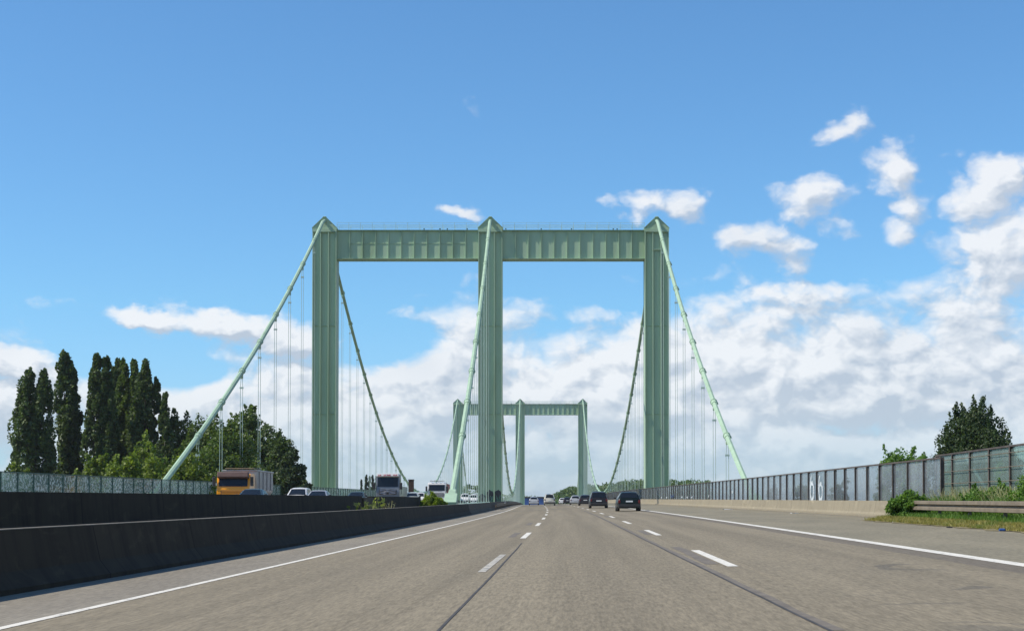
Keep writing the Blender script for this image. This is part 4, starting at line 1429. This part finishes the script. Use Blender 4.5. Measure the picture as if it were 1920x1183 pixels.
put_left('saloon', 'tealgrey', 487, 104, 'dark teal saloon beside the yellow truck', name='saloon_car')
put_left('mpv', 'white', 569, 132, 'white people carrier behind the rear barrier', name='people_carrier_car')
put_left('saloon', 'silver', 606, 124, 'silver saloon overlapping the white people carrier', name='saloon_car')
put_left('saloon', 'tealgrey', 675, 148, 'dark low car roof showing over the rear barrier', name='saloon_car')
put_left('hatch', 'palegrey', 776, 184, 'pale grey hatchback below the brown post', name='hatchback_car')
put_left('van', 'white', 790, 260, 'white van far behind between the lorries', name='small_van')
put_left('van', 'white', 873, 300, 'white van seen between the middle hangers, nearer the cable foot', name='small_van')
put_left('van', 'white', 889, 330, 'white van seen between the middle hangers, nearer the pylon leg', name='small_van')


def lorry(label, loc, rz, paint, visor, load, name='lorry', H=3.1, emblem=False, roof=None, waist=1.72):
    """cab-over lorry; front at y = 0 facing -y, load behind"""
    t = thing(name, label, 'lorry', loc, rz, 'traffic coming towards the camera on the left carriageway')
    P = M['car_' + paint]
    w = 1.24
    # cab shell: side outline extruded over the width
    prof = [(0.0, 0.45), (-0.02, 1.45), (0.02, 1.75), (0.22, H - 0.25), (0.4, H - 0.05), (0.7, H), (2.0, H), (2.05, 0.9), (2.0, 0.6)]
    cab = MB().prism(prof, -w, w, 'x').build('cab', P, t, bevel=0.07)
    # windscreen lies on the raked front above the waist
    b = MB()
    def fr(z): return 0.02 + (z - 1.75) * 0.20 / (H - 2.0)
    z0, z1 = waist, H - 0.34
    for z in (z0, (z0 + z1) / 2, z1):
        for x in (-1.08, -0.55, 0, 0.55, 1.08):
            b.v.append((x, fr(z) - 0.022 - 0.03 * (1 - (x / 1.1) ** 2), z))
    for i in range(2):
        for j in range(4):
            k = i * 5 + j; b.f.append((k, k + 1, k + 6, k + 5))
    b.build('windscreen', M['glass_car'], t, smooth=60)
    for sd in (-1, 1):
        MB().bb(min(sd * (w + .004), sd * (w + .02)), max(sd * (w + .004), sd * (w + .02)), 0.35, 1.35, 1.75, H - 0.5).build('side_window', M['glass_car'], t)
        MB().bb(min(sd * (w + .06), sd * (w + .3)), max(sd * (w + .06), sd * (w + .3)), -0.12, 0.02, 1.75, 2.45).build('mirror', M['plastic'], t, bevel=0.04)
        MB().bb(min(sd * .8, sd * 1.18), max(sd * .8, sd * 1.18), -0.07, 0.05, 0.62, 0.85).build('headlight', M['lamp_clear'], t, bevel=0.03)
        for y in (0.95, 4.2):
            wh = MB().cyl((sd * (w - .17), y, 0.5), 0.5, 0.32, 24).build('wheel', M['tyre'], t, smooth=40)
            MB().cyl((sd * (w + .0), y, 0.5), 0.28, 0.03, 18).build('rim', M['rim'], wh, smooth=40)
        MB().tube([(sd * .25, -0.05, 1.76), (sd * .7, -0.06, 1.72)], 0.012, 5).build('wiper', M['plastic'], t)
    gz_ = waist - 0.3
    gr = MB().bb(-0.92, 0.92, -0.075, 0.0, gz_ - 0.5, gz_).build('grille', M['plastic'], t, bevel=0.02)
    for k in range(3):
        z = gz_ - 0.4 + 0.15 * k
        b = MB()
        if emblem:
            for sd in (-1, 1):
                b.tube([(sd * 0.12, -0.09, z - 0.06), (sd * 0.85, -0.09, z + 0.03)], 0.035, 6)
        else:
            b.bb(-0.86, 0.86, -0.1, -0.08, z - 0.03, z + 0.03)
        b.build('grille_bar', M['chrome'] if emblem else P, gr)
    MB().bb(-w, w, -0.14, 0.12, 0.38, 0.78).build('bumper', P, t, bevel=0.06)
    MB().bb(-0.26, 0.26, -0.165, -0.145, 0.46, 0.57).build('number_plate', M['plate'], t)
    if emblem:
        b = MB()
        c = Vector((0, -0.125, gz_ - 0.16))
        b.tube([c + Vector((0.13 * cos(a), 0, 0.13 * sin(a))) for a in [2 * pi * k / 20 for k in range(21)]], 0.015, 6)
        for a in (90, 210, 330):
            b.tube([c, c + Vector((0.13 * cos(rad(a)), 0, 0.13 * sin(rad(a))))], [0.03, 0.008], 6)
        b.build('emblem', M['chrome'], gr)
    if visor:
        vz = H - 0.12
        vis = MB().box((0, -0.02, vz), (2.3, 0.3, 0.34), rx=rad(-18)).build('sun_visor', M[visor], t, bevel=0.05)
        if emblem:
            rnd = random.Random(3)
            b = MB()
            for x in (-.95, -.82, -.72, -.38, -.28, -.18, -.02, .08, .18, .28, .62, .74, .86, .96):
                b.box((x, -0.185, vz + rnd.uniform(-.03, .03)), (0.07, 0.01, 0.12 + rnd.uniform(0, .06)), rx=rad(-18))
            b.build('visor_lettering', M['red'], vis)
    if roof:
        roof(t, H)
    load(t)
    return t


def load_tipper(t):
    # rounded half-pipe alloy tipper body on a chassis
    sec = []
    for k in range(13):
        a = pi + pi * k / 12
        sec.append((1.27 * cos(a), 1.6 + 0.85 * sin(a) if True else 0))
    sec = [(-1.27, 2.9)] + sec + [(1.27, 2.9)]
    MB().loft([[(x, y, z) for x, z in sec] for y in (2.45, 2.5, 9.5)]).build('tipper_body', M['tipper'], t, smooth=30)
    MB().bb(-1.33, 1.33, 2.42, 9.6, 2.9, 3.02).build('top_rim', M['tipper'], t, bevel=0.03)
    for y in (3.6, 5.2, 6.8, 8.4):
        for sd in (-1, 1):
            MB().bb(min(sd * 1.275, sd * 1.34), max(sd * 1.275, sd * 1.34), y - .06, y + .06, 1.5, 2.897).build('side_rib', M['tipper'], t)
    MB().bb(-0.45, 0.45, 2.1, 9.4, 0.6, 0.82).build('chassis', M['plastic'], t)
    for y in (6.6, 7.9, 9.1):
        for sd in (-1, 1):
            MB().cyl((sd * 1.05, y, 0.5), 0.5, 0.34, 24).build('wheel', M['tyre'], t, smooth=40)
    MB().tube([(-1.1, 2.4, 3.12), (1.1, 2.4, 3.12), (1.1, 5.0, 3.14)], 0.04, 6).build('cover_bar', M['zinc'], t)


def load_flat(t):
    MB().bb(-1.22, 1.22, 2.3, 9.5, 1.05, 1.3).build('load_bed', M['car_truckgrey'], t, bevel=0.02)
    for sd in (-1, 1):
        MB().bb(min(sd * 1.2, sd * 1.26), max(sd * 1.2, sd * 1.26), 2.4, 9.5, 1.303, 2.1).build('side_board', M['car_truckgrey'], t)
    MB().bb(-1.2, 1.2, 2.3, 2.38, 1.303, 2.5).build('head_board', M['car_truckgrey'], t)


def load_box(t):
    MB().bb(-1.26, 1.26, 2.35, 9.5, 1.1, 2.85).build('box_body', M['red'], t, bevel=0.03)


def roof_shade(t, H):
    MB().box((0, 0.05, H - 0.13), (2.34, 0.5, 0.42), rx=rad(-14)).build('roof_band', M['maroon'], t, bevel=0.06)


def roof_bar(t, H):
    MB().tube([(-0.95, 0.35, H + 0.16), (0.95, 0.35, H + 0.16)], 0.035, 6).build('lamp_bar', M['plastic'], t)
    for x in (-.8, -.3, .3, .8):
        MB().cyl((x, 0.3, H + 0.16), 0.11, 0.1, 14, 'y').build('roof_lamp', M['lamp_clear'], t)


def left_loc(x, D): return L(D, (x - 1009) * D / F - s_off(D), 0.006)


lorry('orange-yellow lorry with a grey rounded tipper body', left_loc(437, 116), heading(116) , 'orange', None, load_tipper, 'tipper_lorry', 2.68, roof=roof_shade)
lorry('silver flatbed lorry with a white and red sun visor', left_loc(727, 163), heading(163), 'truckgrey', 'car_white', load_flat, 'flatbed_lorry', 3.35, True, waist=2.02)
lorry('white lorry with a roof lamp bar and red box, half hidden by the median bush', left_loc(819, 212), heading(212), 'white', None, load_box, 'box_lorry', 3.0, roof=roof_bar, waist=1.85)

# ------------------------------------------------------------------ other things
q = at(771, 900, 236)
t = thing('steel_post', 'dark brown square steel post where the left cable comes down', 'post', (q.x, 236, zc(236)))
MB().bb(q.x - 0.4, q.x + 0.4, 235.7, 236.3, zc(236) - 0.2, q.z).build('shaft', M['rust_steel'], t, True, bevel=0.04)
MB().bb(q.x - 0.46, q.x + 0.46, 235.64, 236.36, q.z + 0.002, q.z + 0.12).build('top_plate', M['rust_steel'], t, True)
a = at(1812, 858, 75); c = at(1842, 905, 75)
t = thing('leaning_pole', 'pale leaning pole seen through the clear glass screen', 'pole', (c.x, 75, c.z - 3))
MB().tube([a, c, c + (c - a) * 1.2], 0.07, 8).build('pole', M['pole_pale'], t, True)
q = at(1001, 931, 700)
t = thing('blue_hall', 'low blue hall at the far end of the road behind the silver hatchback', 'building', (q.x, 700, -2))
MB().bb(q.x - 4.4, q.x + 4.4, 700, 708, -3, q.z - 0.6).build('wall', M['blue'], t, True)
MB().prism([(q.x - 4.7, q.z - 0.597), (q.x + 4.7, q.z - 0.597), (q.x + 4.4, q.z), (q.x - 4.4, q.z)], 699.7, 708.3, 'y').build('roof', M['car_charcoal'], t, True)

# litter
def litter(name, label, p, size, m, rz=0.3):
    b = MB()
    rnd = random.Random(int(p.x * 100))
    b.box((0, 0, size[2] / 2), size, rz)
    for v in range(len(b.v)):
        x, y, z = b.v[v]; b.v[v] = (x + rnd.uniform(-.2, .2) * size[0], y + rnd.uniform(-.2, .2) * size[1], z * rnd.uniform(.6, 1.3))
    o = b.build(name, m, bevel=0.01); o.location = p
    return tag(o, label, 'litter')


b = MB().cyl((0, 0, 0.035), 0.035, 0.13, 16, 'x')
b.box((0.02, 0.03, 0.03), (0.16, 0.06, 0.05), 0.3)
M['can_blue'] = mat('blue can', (0.03, 0.09, 0.3), 0.4)
o = b.build('drink_can', M['can_blue'], smooth=40); o.location = R(38.6, 10.65, 0.012); tag(o, 'crushed blue drink can at the edge of the grass verge', 'litter')
litter('rag', 'small dark scrap on the shoulder left of the blue can', R(43.5, 10.55, 0.008), (0.14, 0.1, 0.04), M['plastic'])
litter('paper_scrap', 'white paper scrap at the foot of the parapet bush', R(52.5, 10.95, 0.008), (0.25, 0.12, 0.03), M['litter'])
litter('paper_scrap', 'white scrap lying on the shoulder by the parapet, nearer', R(82, 11.9, 0.008), (0.28, 0.3, 0.03), M['litter'])
litter('paper_scrap', 'white scrap lying on the shoulder, beyond the first pale scraps', R(112, 11.6, 0.008), (0.6, 0.4, 0.04), M['litter'])

# ------------------------------------------------------------------ thin summer haze between the near and the far pylon
b = MB(); b.bb(-7500, 7500, -600, 12000, -16.0, 60)
hz = b.build('haze', bpy.data.materials.new('haze'))
hz['kind'] = 'stuff'
hm = hz.data.materials[0]; hm.use_nodes = True
ht = hm.node_tree; ht.nodes.clear()
ho = ht.nodes.new('ShaderNodeOutputMaterial')
hv = ht.nodes.new('ShaderNodeVolumePrincipled')
hv.inputs['Color'].default_value = (0.86, 0.92, 1.0, 1)
hv.inputs['Density'].default_value = 0.00008
hv.inputs['Anisotropy'].default_value = 0.2
ht.links.new(hv.outputs[0], ho.inputs['Volume'])
